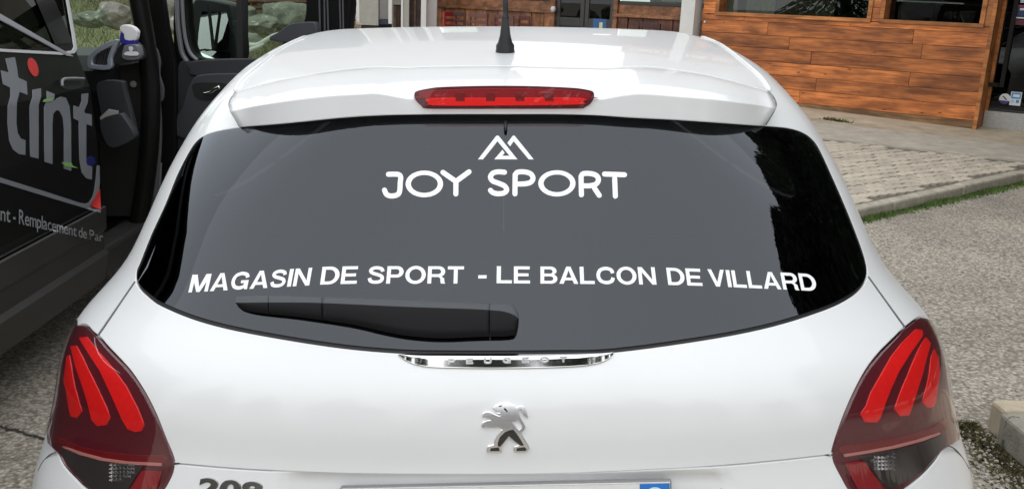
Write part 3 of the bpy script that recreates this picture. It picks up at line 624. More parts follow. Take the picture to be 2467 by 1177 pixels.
# --- model badge
for c, V2, f in word('208', .03, 474, 626, track=.02):
    px = np.stack([V2[:, 0]+8*V2[:, 1], np.interp(V2[:, 0], [474, 626], [1194, 1206])-44*V2[:, 1]], -1)
    P = cast(px, Flow, .004); skinmesh('badge_digit', P, gradF(P, Flow), f, pm('badge_dark_chrome', (.35, .35, .35), .15, metal=1), car, .004, .0008)
# --- number plate
PL = [(822.6, 1170), (827, 1163), (836, 1158), (1218, 1151.5), (1600, 1146), (1609, 1149), (1616, 1157)]
pl0, pl1 = cast([(822, 1166)], Flow, .012)[0], cast([(1616, 1149)], Flow, .012)[0]
ex = pl1-pl0; wpl = np.linalg.norm(ex); ex /= wpl; ez = np.array([0, .10, 1.0]); ez -= ex*(ez@ex); ez /= np.linalg.norm(ez); ey = np.cross(ez, ex)
def plp(u, v, d=0): return pl0+ex*u+ez*(-v)-ey*d
def plate(name, u0, u1, v0, v1, d, th, mat, parent, bev):
    c = plp((u0+u1)/2, (v0+v1)/2, d-th/2); b_ = box(c, (u1-u0)/2, th/2, (v1-v0)/2, [ex, ey, ez], bev); return mk(name, cw(b_[0]), b_[1], mat, parent)
npl = plate('number_plate', 0, wpl, 0, .125, .010, .010, pm('plate_frame', (.22, .22, .22), .4), car, .003)
fr = .003
plate('plate_face', fr, wpl-fr, fr, .119, .0125, .004, pm('plate_white', (.78, .79, .78), .35, var=(40, .04)), npl, .001)
plate('plate_rim', .003, wpl-.003, .0015, .003, .0135, .004, M_satin, npl, .0005)
plate('blue_band', fr+.001, fr+.046, fr+.001, .118, .0137, .0015, pm('plate_blue', (.02, .19, .62), .4), npl, 0)
plate('blue_band', wpl-fr-.048, wpl-fr-.001, fr+.001, .118, .0137, .0015, pm('plate_blue', (.02, .19, .62), .4), npl, 0)
c_ = plp(wpl-fr-.0245, fr+.022, .0145); l_ = lathe([(.0001, 0), (.016, 0), (.016, .0012), (.010, .0012), (.010, .0004)], c_, [ex, ez, -ey], 24); mk('region_mark', cw(l_[0]), l_[1], pm('plate_ring', (.75, .8, .85), .4), npl)
pk = pm('plate_ink', (.02, .02, .022), .5)
for ch, u0, u1 in (('A', .378, .405), ('T', .416, .462)):
    V, f = glyph(ch, .03); h0, c0 = capheight(.03); x0, x1 = V[:, 0].min(), V[:, 0].max()
    P = np.array([plp(u0-.008*(ch == 'A')+(u1-u0+.016*(ch == 'A'))*(p[0]-x0)/(x1-x0), .094-(p[1]-c0)/(h0-c0)*.078, .0148) for p in V]); mk('plate_character', cw(P), f, pk, npl)

# --- aerial, washer nozzle
base = cast([(1217, 126)], F)[0]; up = np.array([0, -.35, .94]); ax = np.array([(1, 0, 0), np.cross(up, (1, 0, 0)), up]); 
an = lathe([(.0215, -.006), (.0215, .004), (.0205, .006), (.0205, .016), (.0165, .022), (.012, .040), (.0095, .062), (.0082, .080), (.0080, .086), (.0062, .087), (.0058, .12), (.0056, .25), (.0050, .36), (.002, .364)], base, ax, 24)
mk('aerial', cw(an[0]), an[1], M_black_pl, car, sm=True)
P = cast([(1218, 292), (1218, 304), (1218, 315)], F, .012); tb = tube(P, [.003, .0034, .002], 8); mk('washer_nozzle', cw(tb[0]), tb[1], M_black_pl, car, sm=True)

# --- wiper
def zw(p): return crop(p, 530, 680, 3.204)
WT = zw([(118, 122), (150, 108), (400, 101), (780, 111), (1400, 130), (1960, 153), (2180, 163), (2255, 175), (2292, 215), (2308, 262)])
WM = zw([(118, 150), (150, 155), (400, 153), (780, 157), (1400, 185), (1960, 205), (2120, 215), (2200, 225), (2270, 250), (2306, 275)])
WB = zw([(130, 170), (165, 205), (300, 235), (600, 266), (1000, 322), (1250, 376), (1450, 412), (1700, 430), (2000, 420), (2230, 413), (2285, 385), (2306, 300)])
def wrow(px, s):
    P = smooth(px, 10); l = np.concatenate([[0], np.cumsum(np.abs(np.diff(P[:, 0]))+.15*np.abs(np.diff(P[:, 1])))]); l /= l[-1]
    return np.stack([np.interp(s, l, P[:, 0]), np.interp(s, l, P[:, 1])], -1)
wip = None; M_wshade = pm('wiper_shaded_face', (.006, .006, .007), .4, spec=.15)  # lower wiper face coloured darker: its shade is painted in
for nm, s0, s1, mt in (('wiper', .8932, 1.0, M_wlit), ('blade_tip', 0.0, .1158, M_wlit), ('blade', .1168, .3032, M_wlit), ('arm', .3042, .8922, M_wlit)):
    s = np.linspace(s0, s1, 40); a, m_, b = wrow(WT, s), wrow(WM, s), wrow(WB, s); th_ = .5+.5*np.clip(s/.5, 0, 1)
    rw = []
    for t, o in ((0, .006), (0, .018), (.15, .026), (.5, .031), (.85, .034)): rw.append(np.array([cast([lerp(p, q, t)], F, .002+o*k)[0] for p, q, k in zip(a, m_, th_)]))
    for t, o in ((0.0, .036), (.06, .0365), (.35, .033), (.7, .027), (.95, .020), (1, .016), (1, .002)): rw.append(np.array([cast([lerp(p, q, t)], F, .002+o*k)[0] for p, q, k in zip(m_, b, th_)]))
    V, Fq = gridmesh(rw); n_ = len(rw[0]); R_n = len(rw)
    Fq = [q[::-1] for q in Fq]+[[i*n_ for i in range(R_n)], [i*n_+n_-1 for i in range(R_n)][::-1]]
    o = mk(nm, cw(V), Fq, mt, car if nm == 'wiper' else wip, sm=True); o.data.materials.append(M_wshade)
    for k_, pg in enumerate(o.data.polygons): pg.material_index = 1 if k_//(n_-1) >= 5 and k_ < (R_n-1)*(n_-1) else 0
    if nm == 'wiper': wip = o

# --- roof gutters, bumper joints
for px in ([(740, 86), (681.6, 113.5), (630, 152), (581, 194.5), (566, 222)], [(1688, 88), (1735, 107), (1783.6, 142.7), (1832, 185), (1856, 219)]):
    P = cast(smooth(px, 8), F, .0005); tb = tube(P, np.concatenate([[.001, .003], np.full(len(P)-4, .0048), [.003, .001]]), 8); mk('roof_gutter', cw(tb[0]), tb[1], M_paint, car, sm=True)
for px in ([(134, 1088), (118, 1096), (102, 1114), (93, 1132)], [(2276, 1070), (2297, 1078), (2316, 1098), (2334, 1128)], [(326, 678), (282, 742), (237, 807)], [(2091, 666), (2135, 727), (2179, 787)], [(570, 222), (553, 252), (577, 303)], [(1850, 219), (1869, 252), (1844, 301)]):
    P = cast(smooth(px, 8), F, -.0008); tb = tube(P, .0022 if len(px) == 3 else .0014, 6); mk('bumper_joint' if len(px) == 4 else 'tailgate_joint', cw(tb[0]), tb[1], pm('joint_grey', (.12, .12, .12), .7), car, sm=True)

# --- window lettering
def stroke(pts, w, n=6, closed=False, sm=True):
    P = smooth(pts, n, closed) if sm else np.asarray(pts, float)
    t = (np.roll(P, -1, 0)-np.roll(P, 1, 0)) if closed else np.gradient(P, axis=0); t /= np.linalg.norm(t, axis=1)[:, None]; nrm = np.stack([-t[:, 1], t[:, 0]], -1)
    if closed: return [P+nrm*w/2, P-nrm*w/2]
    th = np.linspace(math.pi/2, -math.pi/2, 8)[1:-1]; c1 = [P[-1]+w/2*(nrm[-1]*math.sin(a)+t[-1]*math.cos(a)) for a in th]; c0 = [P[0]-w/2*(nrm[0]*math.sin(a)+t[0]*math.cos(a)) for a in th]
    return [np.concatenate([P+nrm*w/2, c1, (P-nrm*w/2)[::-1], c0])]
def vinyl(name, polys, parent, mat, off=.0022, ring=False, f=F, o=(900, 180, 3.679)):
    L = [np.array(crop(p, *o)) for p in polys]
    if ring:
        if abs(np.sum(L[0][:, 0]*np.roll(L[0][:, 1], -1)-np.roll(L[0][:, 0], -1)*L[0][:, 1])) < abs(np.sum(L[1][:, 0]*np.roll(L[1][:, 1], -1)-np.roll(L[1][:, 0], -1)*L[1][:, 1])): L = L[::-1]
        V2, Fc = cdt(L)
    else: V2, Fc = cdt(L, union=True)
    return mk(name, cw(cast(V2, f, off)), [q[::-1] for q in Fc], mat, parent)
SW = 45
vinyl('mountain_logo', [[(925, 750), (1088, 540), (1108, 540), (1275, 750), (1070, 750), (1142, 665), (1162, 692), (1142, 718), (1205, 718), (1098, 590), (970, 750)], [(1185, 605), (1234, 540), (1250, 540), (1420, 750), (1375, 750), (1242, 590), (1210, 635)]], glass, M_white_vinyl)
vinyl('letter', stroke([(132, 882), (175, 881), (220, 884), (240, 905), (236, 960), (232, 1025), (215, 1060), (165, 1074), (118, 1062), (97, 1022)], SW), glass, M_white_vinyl)
def ell(cx, cy, rx, ry): return [(cx+rx*math.cos(t), cy+ry*math.sin(t)) for t in np.linspace(0, 2*math.pi, 49)[:-1]]
vinyl('letter', [ell(450, 967, 166, 118), ell(450, 967, 119, 79)], glass, M_white_vinyl, ring=True)
vinyl('letter', stroke([(615, 865), (730, 945)], SW, sm=False)+stroke([(730, 945), (846, 860)], SW, sm=False)+stroke([(730, 940), (729, 1056)], SW, sm=False), glass, M_white_vinyl)
vinyl('letter', stroke([(1160, 864), (1105, 860), (1058, 872), (1036, 905), (1055, 940), (1110, 962), (1160, 985), (1180, 1020), (1155, 1047), (1105, 1054), (1060, 1045), (1036, 1024)], SW), glass, M_white_vinyl)
vinyl('letter', stroke([(1253, 1055), (1255, 885)], SW, sm=False)+stroke([(1256, 890), (1275, 864), (1340, 861), (1392, 878), (1413, 915), (1395, 950), (1350, 965), (1285, 968)], SW), glass, M_white_vinyl)
vinyl('letter', [ell(1625, 962, 165, 116), ell(1625, 962, 118, 78)], glass, M_white_vinyl, ring=True)
vinyl('letter', stroke([(1842, 1063), (1839, 900)], SW, sm=False)+stroke([(1839, 905), (1858, 877), (1925, 876), (1975, 893), (1993, 930), (1972, 968), (1920, 983), (1865, 984)], SW)+stroke([(1958, 1005), (2000, 1068)], SW, sm=False), glass, M_white_vinyl)
vinyl('letter', stroke([(2047, 880), (2224, 886)], SW, sm=False)+stroke([(2137, 920), (2143, 1075)], SW, sm=False), glass, M_white_vinyl)
BX = [453.6, 743, 771, 858, 1118, 1196, 1302, 1582, 1692, 1936, 1970]; BY = [704, 687, 685, 682.7, 682.4, 681.7, 682.4, 685, 688, 699, 701]
TX = [463, 750, 775, 863, 1118, 1196, 1302, 1577, 1686, 1928, 1962]; TY = [661, 644, 642, 640.5, 641, 640.7, 641.4, 643, 646.8, 657.5, 659.5]
SX = [453, 745, 771, 860, 1118, 1302, 1580, 1690, 1936, 1970]; SS = [10, 7.5, 6, 5, 1, 0, -5, -6, -8.5, -9]
for txt, x0, x1 in (('MAGASIN', 453.6, 745), ('DE', 771, 859), ('SPORT', 884, 1117), ('-', 1151.7, 1172), ('LE', 1196.4, 1277), ('BALCON', 1302, 1582), ('DE', 1610, 1693), ('VILLARD', 1710, 1970)):
    for c, V2, f in bword(txt, x0, x1):
        x, w = V2[:, 0], V2[:, 1]; yb = np.interp(x, BX, BY); yt = np.interp(x, TX, TY); sl_ = np.interp(x, SX, SS)
        px = np.stack([x+sl_*w, yb+(yt-yb)*w], -1); mk('letter', cw(cast(px, F, .0022)), f, M_white_vinyl, glass)

# ================================================================== ground
def asphalt_mat():
    m, t, b = nodes('gravelly_asphalt'); L = t.links.new; tc = t.nodes.new('ShaderNodeTexCoord')
    v = t.nodes.new('ShaderNodeTexVoronoi'); v.inputs['Scale'].default_value = 66; v.inputs['Randomness'].default_value = 1; L(tc.outputs['Object'], v.inputs['Vector'])
    n = t.nodes.new('ShaderNodeTexNoise'); n.inputs['Scale'].default_value = 1.3; n.inputs['Detail'].default_value = 9; L(tc.outputs['Object'], n.inputs['Vector'])
    n2 = t.nodes.new('ShaderNodeTexNoise'); n2.inputs['Scale'].default_value = 60; n2.inputs['Detail'].default_value = 4; L(tc.outputs['Object'], n2.inputs['Vector'])
    r = t.nodes.new('ShaderNodeValToRGB'); e = r.color_ramp.elements; e[0].position = 0; e[0].color = (.30, .275, .235, 1); e[1].position = 1; e[1].color = (.75, .71, .64, 1)
    e2 = r.color_ramp.elements.new(.35); e2.color = (.50, .465, .41, 1); e3 = r.color_ramp.elements.new(.7); e3.color = (.60, .56, .495, 1)
    sx = t.nodes.new('ShaderNodeSeparateColor'); L(v.outputs['Color'], sx.inputs[0]); L(sx.outputs[0], r.inputs[0])
    r2 = t.nodes.new('ShaderNodeValToRGB'); r2.color_ramp.elements[0].position = .3; r2.color_ramp.elements[0].color = (.74, .73, .72, 1); r2.color_ramp.elements[1].position = .72; r2.color_ramp.elements[1].color = (1.12, 1.10, 1.06, 1); L(n.outputs['Fac'], r2.inputs[0])
    mx = t.nodes.new('ShaderNodeMix'); mx.data_type = 'RGBA'; mx.blend_type = 'MULTIPLY'; mx.inputs[0].default_value = 1; L(r.outputs[0], mx.inputs[6]); L(r2.outputs[0], mx.inputs[7])
    r3 = t.nodes.new('ShaderNodeValToRGB'); r3.color_ramp.elements[0].position = .0; r3.color_ramp.elements[0].color = (1, 1, 1, 1); r3.color_ramp.elements[1].position = .75; r3.color_ramp.elements[1].color = (.50, .48, .45, 1); L(v.outputs['Distance'], r3.inputs[0])
    m2 = t.nodes.new('ShaderNodeMix'); m2.data_type = 'RGBA'; m2.blend_type = 'MULTIPLY'; m2.inputs[0].default_value = 1; L(mx.outputs[2], m2.inputs[6]); L(r3.outputs[0], m2.inputs[7]); L(m2.outputs[2], b.inputs['Base Color'])
    b.inputs['Roughness'].default_value = .9; ad = t.nodes.new('ShaderNodeMath'); ad.operation = 'SUBTRACT'; L(n2.outputs['Fac'], ad.inputs[0]); L(v.outputs['Distance'], ad.inputs[1])
    bp = t.nodes.new('ShaderNodeBump'); bp.inputs['Strength'].default_value = .9; bp.inputs['Distance'].default_value = .006; L(ad.outputs[0], bp.inputs['Height']); L(bp.outputs[0], b.inputs['Normal']); return m
TT = math.tan(TILT)
def gz(x): return TT*np.clip(x, -9, 9)
gxs = np.concatenate([[-400, -120, -40, -15, -9], np.linspace(-6, 6, 13), [9, 15, 40, 120, 400]]); gys = np.concatenate([[-400, -120, -40, -15], np.linspace(-8, 24, 17), [40, 120, 400]])
rows_ = [np.stack([gxs, 0*gxs+y, gz(gxs)], -1) for y in gys]; V, Fq = gridmesh(rows_); g = mk('asphalt', V, Fq, asphalt_mat()); props(g, 'light grey gravelly asphalt of the car park', None, None, 'structure')
# cracks in the asphalt
for pxs in ([(-30, 1018), (20, 1030), (45, 1035), (80, 1048), (115, 1056)],):
    P = atz(dens(pxs, 6, False), .004); P[:, :2] += RNG.normal(0, .005, (len(P), 2)); w = RNG.uniform(.003, .011, len(P))[:, None]*np.array([0, 1, 0]); V = cw(np.concatenate([P+w, P-w])); n = len(P)
    c = mk('crack', V, [(i, i+1, n+i+1, n+i) for i in range(n-1)], pm('crack_dark', (.05, .045, .04), .95)); c.parent = g; c.location = V.mean(0)*0+ORG[c.name]-ORG[g.name]

# --- paved plaza in front of the building
PKL, PKR = cw(atz([(2075, 528)], 0))[0], cw(atz([(2467, 438)], 0))[0]
KH = .075
WA = onplane([(1930, 262)], (0, 0, .36), np.array([0, 0, 1.]))[0]; WB_ = onplane([(2350, 306)], (0, 0, .36), np.array([0, 0, 1.]))[0]
WD = (WB_-WA)/np.linalg.norm(WB_-WA); WN = np.array([WD[1], -WD[0], 0.]); WN = WN if WN[1] < 0 else -WN
K0, K1 = PKL+[0, 0, KH], PKR+[0, 0, KH]
pn = np.cross(K1-K0, (WA+WB_)/2-K0); pn /= np.linalg.norm(pn); pn = pn if pn[2] > 0 else -pn
def pz(px, dz=0.): return onplane(px, K0+np.array([0, 0, dz]), pn)
kd = (K1-K0)/np.linalg.norm(K1-K0); kb = np.cross(pn, kd)
kext0, kext1 = K0-kd*2.6, K1+kd*5
KW = .10
fl0, fl1 = pz([(1975, 331)])[0], pz([(2467, 387.5)])[0]; fd = (fl1-fl0)/np.linalg.norm(fl1-fl0); fl0, fl1 = fl0-fd*4.5, fl1+fd*4
jl0, jl1 = pz([(1950, 290)])[0], pz([(2467, 350)])[0]; jd = (jl1-jl0)/np.linalg.norm(jl1-jl0); jl0, jl1 = jl0-jd*4.5, jl1+jd*4
wl0, wl1 = pz([(1930, 262)])[0], pz([(2350, 306)])[0]; wdv = (wl1-wl0)/np.linalg.norm(wl1-wl0); wl0, wl1 = wl0-wdv*4.5, wl1+wdv*8
dn = np.array([0, 0, -.012])
V = np.array([kext0+kb*KW*.5, kext1+kb*KW*.5, fl1, fl0])+dn*1.6; pb = mk('paved_plaza', V, [(0, 1, 2, 3)], pm('joint_sand', (.16, .145, .12), .95, var=(40, .3))); props(pb, 'pale block-paved plaza in front of the wooden building', None, None, 'structure')
conc = pm('concrete_grey', (.47, .43, .36), .9, var=(6, .22), bump=(120, .4, .004), speck=(300, .70, (.22, .2, .17)))
concw = pm('concrete_warm', (.48, .41, .30), .9, var=(4, .28), bump=(90, .4, .004), speck=(240, .68, (.2, .16, .11)))
def slab(name, q, mat, th=.03, up=.0):
    q = np.asarray(q)+pn*up; V = np.concatenate([q, q-pn*th]); return mk(name, V, [(0, 1, 2, 3), (0, 4, 5, 1), (1, 5, 6, 2), (2, 6, 7, 3), (3, 7, 4, 0)], mat)
ps1 = slab('concrete_strip', [fl0, fl1, jl1, jl0], conc, .05, -.002); props(ps1, 'grey concrete strip between the block paving and the wall', None, None, 'structure')
ps2 = slab('pavement', [jl0+kb*.006, jl1+kb*.006, wl1+np.cross(pn, wdv)*1.2, wl0+np.cross(pn, wdv)*1.2], concw, .05, .0); props(ps2, 'sandy concrete pavement along the foot of the wooden wall', None, None, 'structure')
# terrace floor behind
V = np.array([wl0+[-2.5, .7, -.006], wl1+[8, .5, -.006], wl1+[8, 14, -.006], wl0+[-2.5, 14, -.006]]); tf = mk('terrace_floor', V, [(0, 1, 2, 3)], conc); props(tf, 'concrete terrace floor under the chairs', None, None, 'structure')
# pavers
rd = pz([(2467, 418)])[0]-pz([(2052.6, 469.4)])[0]; rd /= np.linalg.norm(rd); rb = np.cross(pn, rd)
LP, WP = .105, .21
def zig(w, l):                                                # wavy interlocking block, l along b, w along a
    ys = np.linspace(0, l, 13); off = [.009*math.sin(4*math.pi*y_/l) for y_ in ys]; a = [(-w/2+o, y-l/2) for y, o in zip(ys, off)]; b = [(w/2+o, y-l/2) for y, o in zip(ys, off)]
    return [(y, -x) for x, y in a+b[::-1]]
ol = zig(LP-.010, WP-.009); ni = len(ol); inn_ = [(x*.93, y*.96) for x, y in ol]
pv = [(x, y, -.004) for x, y in ol]+[(x, y, 0) for x, y in inn_]+[(x, y, -.045) for x, y in ol]
pf = [tuple(range(ni, 2*ni))[::-1]]+[(i, (i+1) % ni, ni+(i+1) % ni, ni+i)[::-1] for i in range(ni)]+[(2*ni+i, 2*ni+(i+1) % ni, (i+1) % ni, i)[::-1] for i in range(ni)]
pme = bpy.data.meshes.new('paver'); pme.from_pydata(pv, [], pf); mpav = pm('paver_concrete', (.50, .445, .36), .9, var=(30, .2), bump=(260, .5, .003), objvar=.13); pme.materials.append(mpav)
poly = np.array([(kext0+kb*(KW+.02)-K0), (kext1+kb*(KW+.02)-K0), fl1-K0-kb*.03, fl0-K0-kb*.03]); P2 = np.stack([poly@rd, poly@rb], -1)
cells = []
for j in range(-110, 150):
    for i in range(-50, 60):
        c = (i*WP+(WP/2 if j % 2 else 0), j*LP); cells.append(c)
cells = np.array(cells); tst = np.ones(len(cells), bool)
for sx, sy in ((-.5, -.45), (.5, -.45), (.5, .45), (-.5, .45)): tst &= inside(P2, cells+[WP*sx*.8, LP*sy])
cells = cells[tst]; PW = K0+cells[:, :1]*rd+cells[:, 1:]*rb; pr_ = proj(PW@T)                # world -> car park frame is the transpose
vis = (pr_[:, 0] > 1900) & (pr_[:, 0] < 2620) & (pr_[:, 1] > 300) & (pr_[:, 1] < 600)
cells, PW, pr_ = cells[vis], PW[vis], pr_[vis]
infr = (pr_[:, 0] > 1985) & (pr_[:, 0] < 2475); order = np.argsort(np.where(infr, 0, 50)+np.linalg.norm(PW-T@CAM, axis=1))
mb = Matrix(((rd[0], rb[0], pn[0], 0), (rd[1], rb[1], pn[1], 0), (rd[2], rb[2], pn[2], 0), (0, 0, 0, 1)))
rest_v, rest_f = [], []
for k, i in enumerate(order):
    j = RNG.normal(0, 1, 6); p = PW[i]+pn*(-.002+.0025*j[0]); mm = mb@Matrix.Rotation(.02*j[1], 4, 'Z')@Matrix.Rotation(.010*j[2], 4, 'X')@Matrix.Rotation(.012*j[3], 4, 'Y')
    if k < 300:
        o = bpy.data.objects.new('paver', pme); COL.objects.link(o); mm.translation = Vector(p-ORG[pb.name]); o.matrix_local = mm; o.parent = pb; o.matrix_local = mm
    else:
        n0 = len(rest_v); R3 = np.array(mm.to_3x3()); rest_v += list(np.array(pv)@R3.T+p); rest_f += [[q+n0 for q in f] for f in pf]
if rest_v:
    o = mk('paver_field', rest_v, rest_f, mpav, pb); o['kind'] = 'stuff'
# kerb stones
kst = empty('kerb', K0-[0, 0, KH], 'low weathered concrete kerb edging the paved plaza', 'kerb')
kl = np.linalg.norm(kext1-kext0); nK = int(kl/.98); mk_ = pm('kerb_concrete', (.42, .385, .31), .92, var=(14, .3), bump=(150, .7, .005), speck=(60, .66, (.13, .125, .11)))
for i in range(nK):
    c = kext0+kd*(i+.5)*kl/nK+kb*KW*.5; b_ = box(c+np.array([0, 0, -.06])+np.array([0, 0, RNG.normal(0, .003)])+kb*RNG.normal(0, .004), kl/nK/2-.004, KW/2, .066, [kd, kb, np.cross(kd, kb)], .016)
    mk('kerb_stone', b_[0], b_[1], mk_, kst)
# grass in the gutter
gv, gf = [], []
for i in range(12000):
    u = RNG.uniform(0, 1); c = kext0+kd*u*kl-kb*abs(RNG.normal(0, .05))-[0, 0, KH]; c[2] = gz(c[0]); h = RNG.uniform(.008, .034)*(.6+.6*math.sin(u*40)**2); a = RNG.uniform(0, 6.28); w = RNG.uniform(.003, .008); d = np.array([math.cos(a)*w, math.sin(a)*w, 0]); l = RNG.normal(0, .35, 2)*h
    n = len(gv); gv += [c-d, c+d, c+[l[0], l[1], h]]; gf.append((n, n+1, n+2))
gr_m = pm('moss_green', (.09, .15, .03), .9, var=(9, .5))
o = mk('gutter_grass', gv, gf, gr_m); props(o, 'strip of short green grass and moss along the kerb', 'grass', None, 'stuff')
# leaves caught in the pavement joint
for nm, cxy, lab in (('weed_tuft', (2000, 290), 'small brown dry weed tuft in the pavement joint, the left one'), ('weed_tuft', (2028, 294), 'small green weed tuft in the pavement joint, the right one')):
    c0 = pz([cxy])[0]; gv, gf = [], []
    for i in range(60):
        c = c0+jd*RNG.normal(0, .05)+kb*RNG.normal(0, .015); a = RNG.uniform(0, 6.28); w = .012; d = np.array([math.cos(a)*w, math.sin(a)*w, 0]); h = RNG.uniform(.01, .05); l = RNG.normal(0, .5, 2)*.05; n = len(gv); gv += [c-d, c+d, c+[l[0], l[1], h]]; gf.append((n, n+1, n+2))
    o = mk(nm, gv, gf, pm('dry_weed', (.12, .07, .03), .9) if cxy[0] < 2010 else gr_m); props(o, lab, 'weed', 'weeds in the pavement joint')

# --- concrete bed edging at the right
bc = atz([(2362, 1036)], 0)[0]; bd = empty('concrete_bed', cw([bc])[0], 'weathered concrete bed edging with a stone top beside the car', 'planter')
BHT = .125; xb0, yb1 = bc[0], bc[1]
mcon = pm('bed_concrete', (.27, .255, .215), .92, var=(9, .35), bump=(90, .6, .005), speck=(22, .60, (.11, .11, .085)))
mtop = pm('bed_top_stone', (.47, .40, .30), .9, var=(8, .22), bump=(120, .6, .004), speck=(40, .64, (.25, .2, .14)))
b_ = box((xb0+.06, yb1-1.4, BHT/2), .06, 1.295, BHT/2, bev=.012); mk('side_stone', cw(b_[0]), b_[1], mcon, bd)
b_ = box((xb0+1.02, yb1-.05, BHT/2+.002), 1.0, .05, BHT/2+.002, bev=.014); mk('end_stone', cw(b_[0]), b_[1], mtop, bd)
b_ = box((xb0+.985, yb1-1.405, BHT/2-.006), .86, 1.295, BHT/2-.006, bev=.01); mk('fill_slab', cw(b_[0]), b_[1], mtop, bd)
b_ = box((xb0+.42, yb1-.16, BHT+.02), .16, .04, .035, bev=.015); mk('top_block', cw(b_[0]), b_[1], mtop, bd)
gv, gf = [], []
for i in range(5200):
    y = yb1+.06-abs(RNG.uniform(-.05, 1.5)); x = xb0-abs(RNG.normal(0, .07))*(1.2 if RNG.random() < .5 else .6); c = cw([(x, y, 0)])[0]; h = RNG.uniform(.003, .018); a = RNG.uniform(0, 6.28); w = RNG.uniform(.004, .012); d = np.array([math.cos(a)*w, math.sin(a)*w, 0]); l = RNG.normal(0, .012, 2); n = len(gv); gv += [c-d, c+d, c+[l[0], l[1], h]]; gf.append((n, n+1, n+2))
o = mk('moss', gv, gf, pm('moss_brown', (.085, .075, .03), .95, var=(7, .6))); props(o, 'brown green moss along the foot of the concrete bed', 'moss', None, 'stuff')
# loose pebbles
pv_, pf_ = [], []
ico = bmesh.new(); bmesh.ops.create_icosphere(ico, subdivisions=1, radius=1); iv = np.array([v.co[:] for v in ico.verts]); if_ = [[v.index for v in f.verts] for f in ico.faces]; ico.free()
for i in range(1500):
    x = xb0-abs(RNG.normal(0, .16)); y = RNG.uniform(1.6, yb1+.15); s = RNG.uniform(.002, .009); n = len(pv_); pv_ += list(cw((iv*RNG.uniform(.6, 1.2, 3)+RNG.normal(0, .12, iv.shape))*s+[x, y, s*.4])); pf_ += [[q+n for q in f] for f in if_]
o = mk('gravel', pv_, pf_, pm('pebble', (.33, .30, .26), .85, var=(130, .6))); props(o, 'loose gravel scattered beside the concrete bed', 'gravel', None, 'stuff')

# ================================================================== wooden building
def wood(name, col, dark=.55, sc=(1.2, 14, 14), knots=True):
    m, t, b = nodes(name); L = t.links.new; tc = t.nodes.new('ShaderNodeTexCoord'); oi = t.nodes.new('ShaderNodeObjectInfo')
    mp = t.nodes.new('ShaderNodeMapping'); mp.inputs['Scale'].default_value = sc; cb = t.nodes.new('ShaderNodeCombineXYZ'); ml = t.nodes.new('ShaderNodeMath'); ml.operation = 'MULTIPLY'; ml.inputs[1].default_value = 40; L(oi.outputs['Random'], ml.inputs[0])
    for i in range(3): L(ml.outputs[0], cb.inputs[i])
    va = t.nodes.new('ShaderNodeVectorMath'); va.operation = 'ADD'; L(tc.outputs['Object'], va.inputs[0]); L(cb.outputs[0], va.inputs[1]); L(va.outputs[0], mp.inputs[0])
    n = t.nodes.new('ShaderNodeTexNoise'); n.inputs['Scale'].default_value = 2.2; n.inputs['Detail'].default_value = 8; n.inputs['Distortion'].default_value = .9; L(mp.outputs[0], n.inputs['Vector'])
    r = t.nodes.new('ShaderNodeValToRGB'); e = r.color_ramp.elements; e[0].position = .30; e[0].color = (*[c*dark for c in col], 1); e[1].position = .70; e[1].color = (*[min(1, c*k) for c, k in zip(col, (1.35, 1.5, 1.6))], 1); L(n.outputs['Fac'], r.inputs[0]); last = r.outputs[0]
    h = t.nodes.new('ShaderNodeHueSaturation'); mr = t.nodes.new('ShaderNodeMapRange'); mr.inputs[3].default_value = .70; mr.inputs[4].default_value = 1.3; L(oi.outputs['Random'], mr.inputs[0]); L(mr.outputs[0], h.inputs['Value']); L(last, h.inputs['Color']); last = h.outputs[0]
    st = t.nodes.new('ShaderNodeTexNoise'); st.inputs['Scale'].default_value = 1.7; st.inputs['Detail'].default_value = 5; ms = t.nodes.new('ShaderNodeMapping'); ms.inputs['Scale'].default_value = (1.6, 5, 5); L(va.outputs[0], ms.inputs[0]); L(ms.outputs[0], st.inputs['Vector'])
    rs_ = t.nodes.new('ShaderNodeValToRGB'); rs_.color_ramp.elements[0].position = .36; rs_.color_ramp.elements[0].color = (.52, .48, .46, 1); rs_.color_ramp.elements[1].position = .62; rs_.color_ramp.elements[1].color = (1.12, 1.1, 1.08, 1); L(st.outputs['Fac'], rs_.inputs[0])
    mz = t.nodes.new('ShaderNodeMix'); mz.data_type = 'RGBA'; mz.blend_type = 'MULTIPLY'; mz.inputs[0].default_value = 1; L(last, mz.inputs[6]); L(rs_.outputs[0], mz.inputs[7]); last = mz.outputs[2]
    if knots:
        v = t.nodes.new('ShaderNodeTexVoronoi'); v.inputs['Scale'].default_value = 5.5; mp2 = t.nodes.new('ShaderNodeMapping'); mp2.inputs['Scale'].default_value = (.75, 2.2, 2.2); L(va.outputs[0], mp2.inputs[0]); L(mp2.outputs[0], v.inputs['Vector'])
        rk = t.nodes.new('ShaderNodeValToRGB'); rk.color_ramp.elements[0].position = .06; rk.color_ramp.elements[0].color = (1, 1, 1, 1); rk.color_ramp.elements[1].position = .12; rk.color_ramp.elements[1].color = (0, 0, 0, 1); L(v.outputs['Distance'], rk.inputs[0])
        mx = t.nodes.new('ShaderNodeMix'); mx.data_type = 'RGBA'; L(rk.outputs[0], mx.inputs[0]); L(last, mx.inputs[6]); mx.inputs[7].default_value = (*[c*.25 for c in col], 1); last = mx.outputs[2]
    L(last, b.inputs['Base Color']); b.inputs['Roughness'].default_value = .55
    bp = t.nodes.new('ShaderNodeBump'); bp.inputs['Strength'].default_value = .25; bp.inputs['Distance'].default_value = .004; L(n.outputs['Fac'], bp.inputs['Height']); L(bp.outputs[0], b.inputs['Normal']); return m
AXW = [WD, -WN, np.array([0, 0, 1.])]
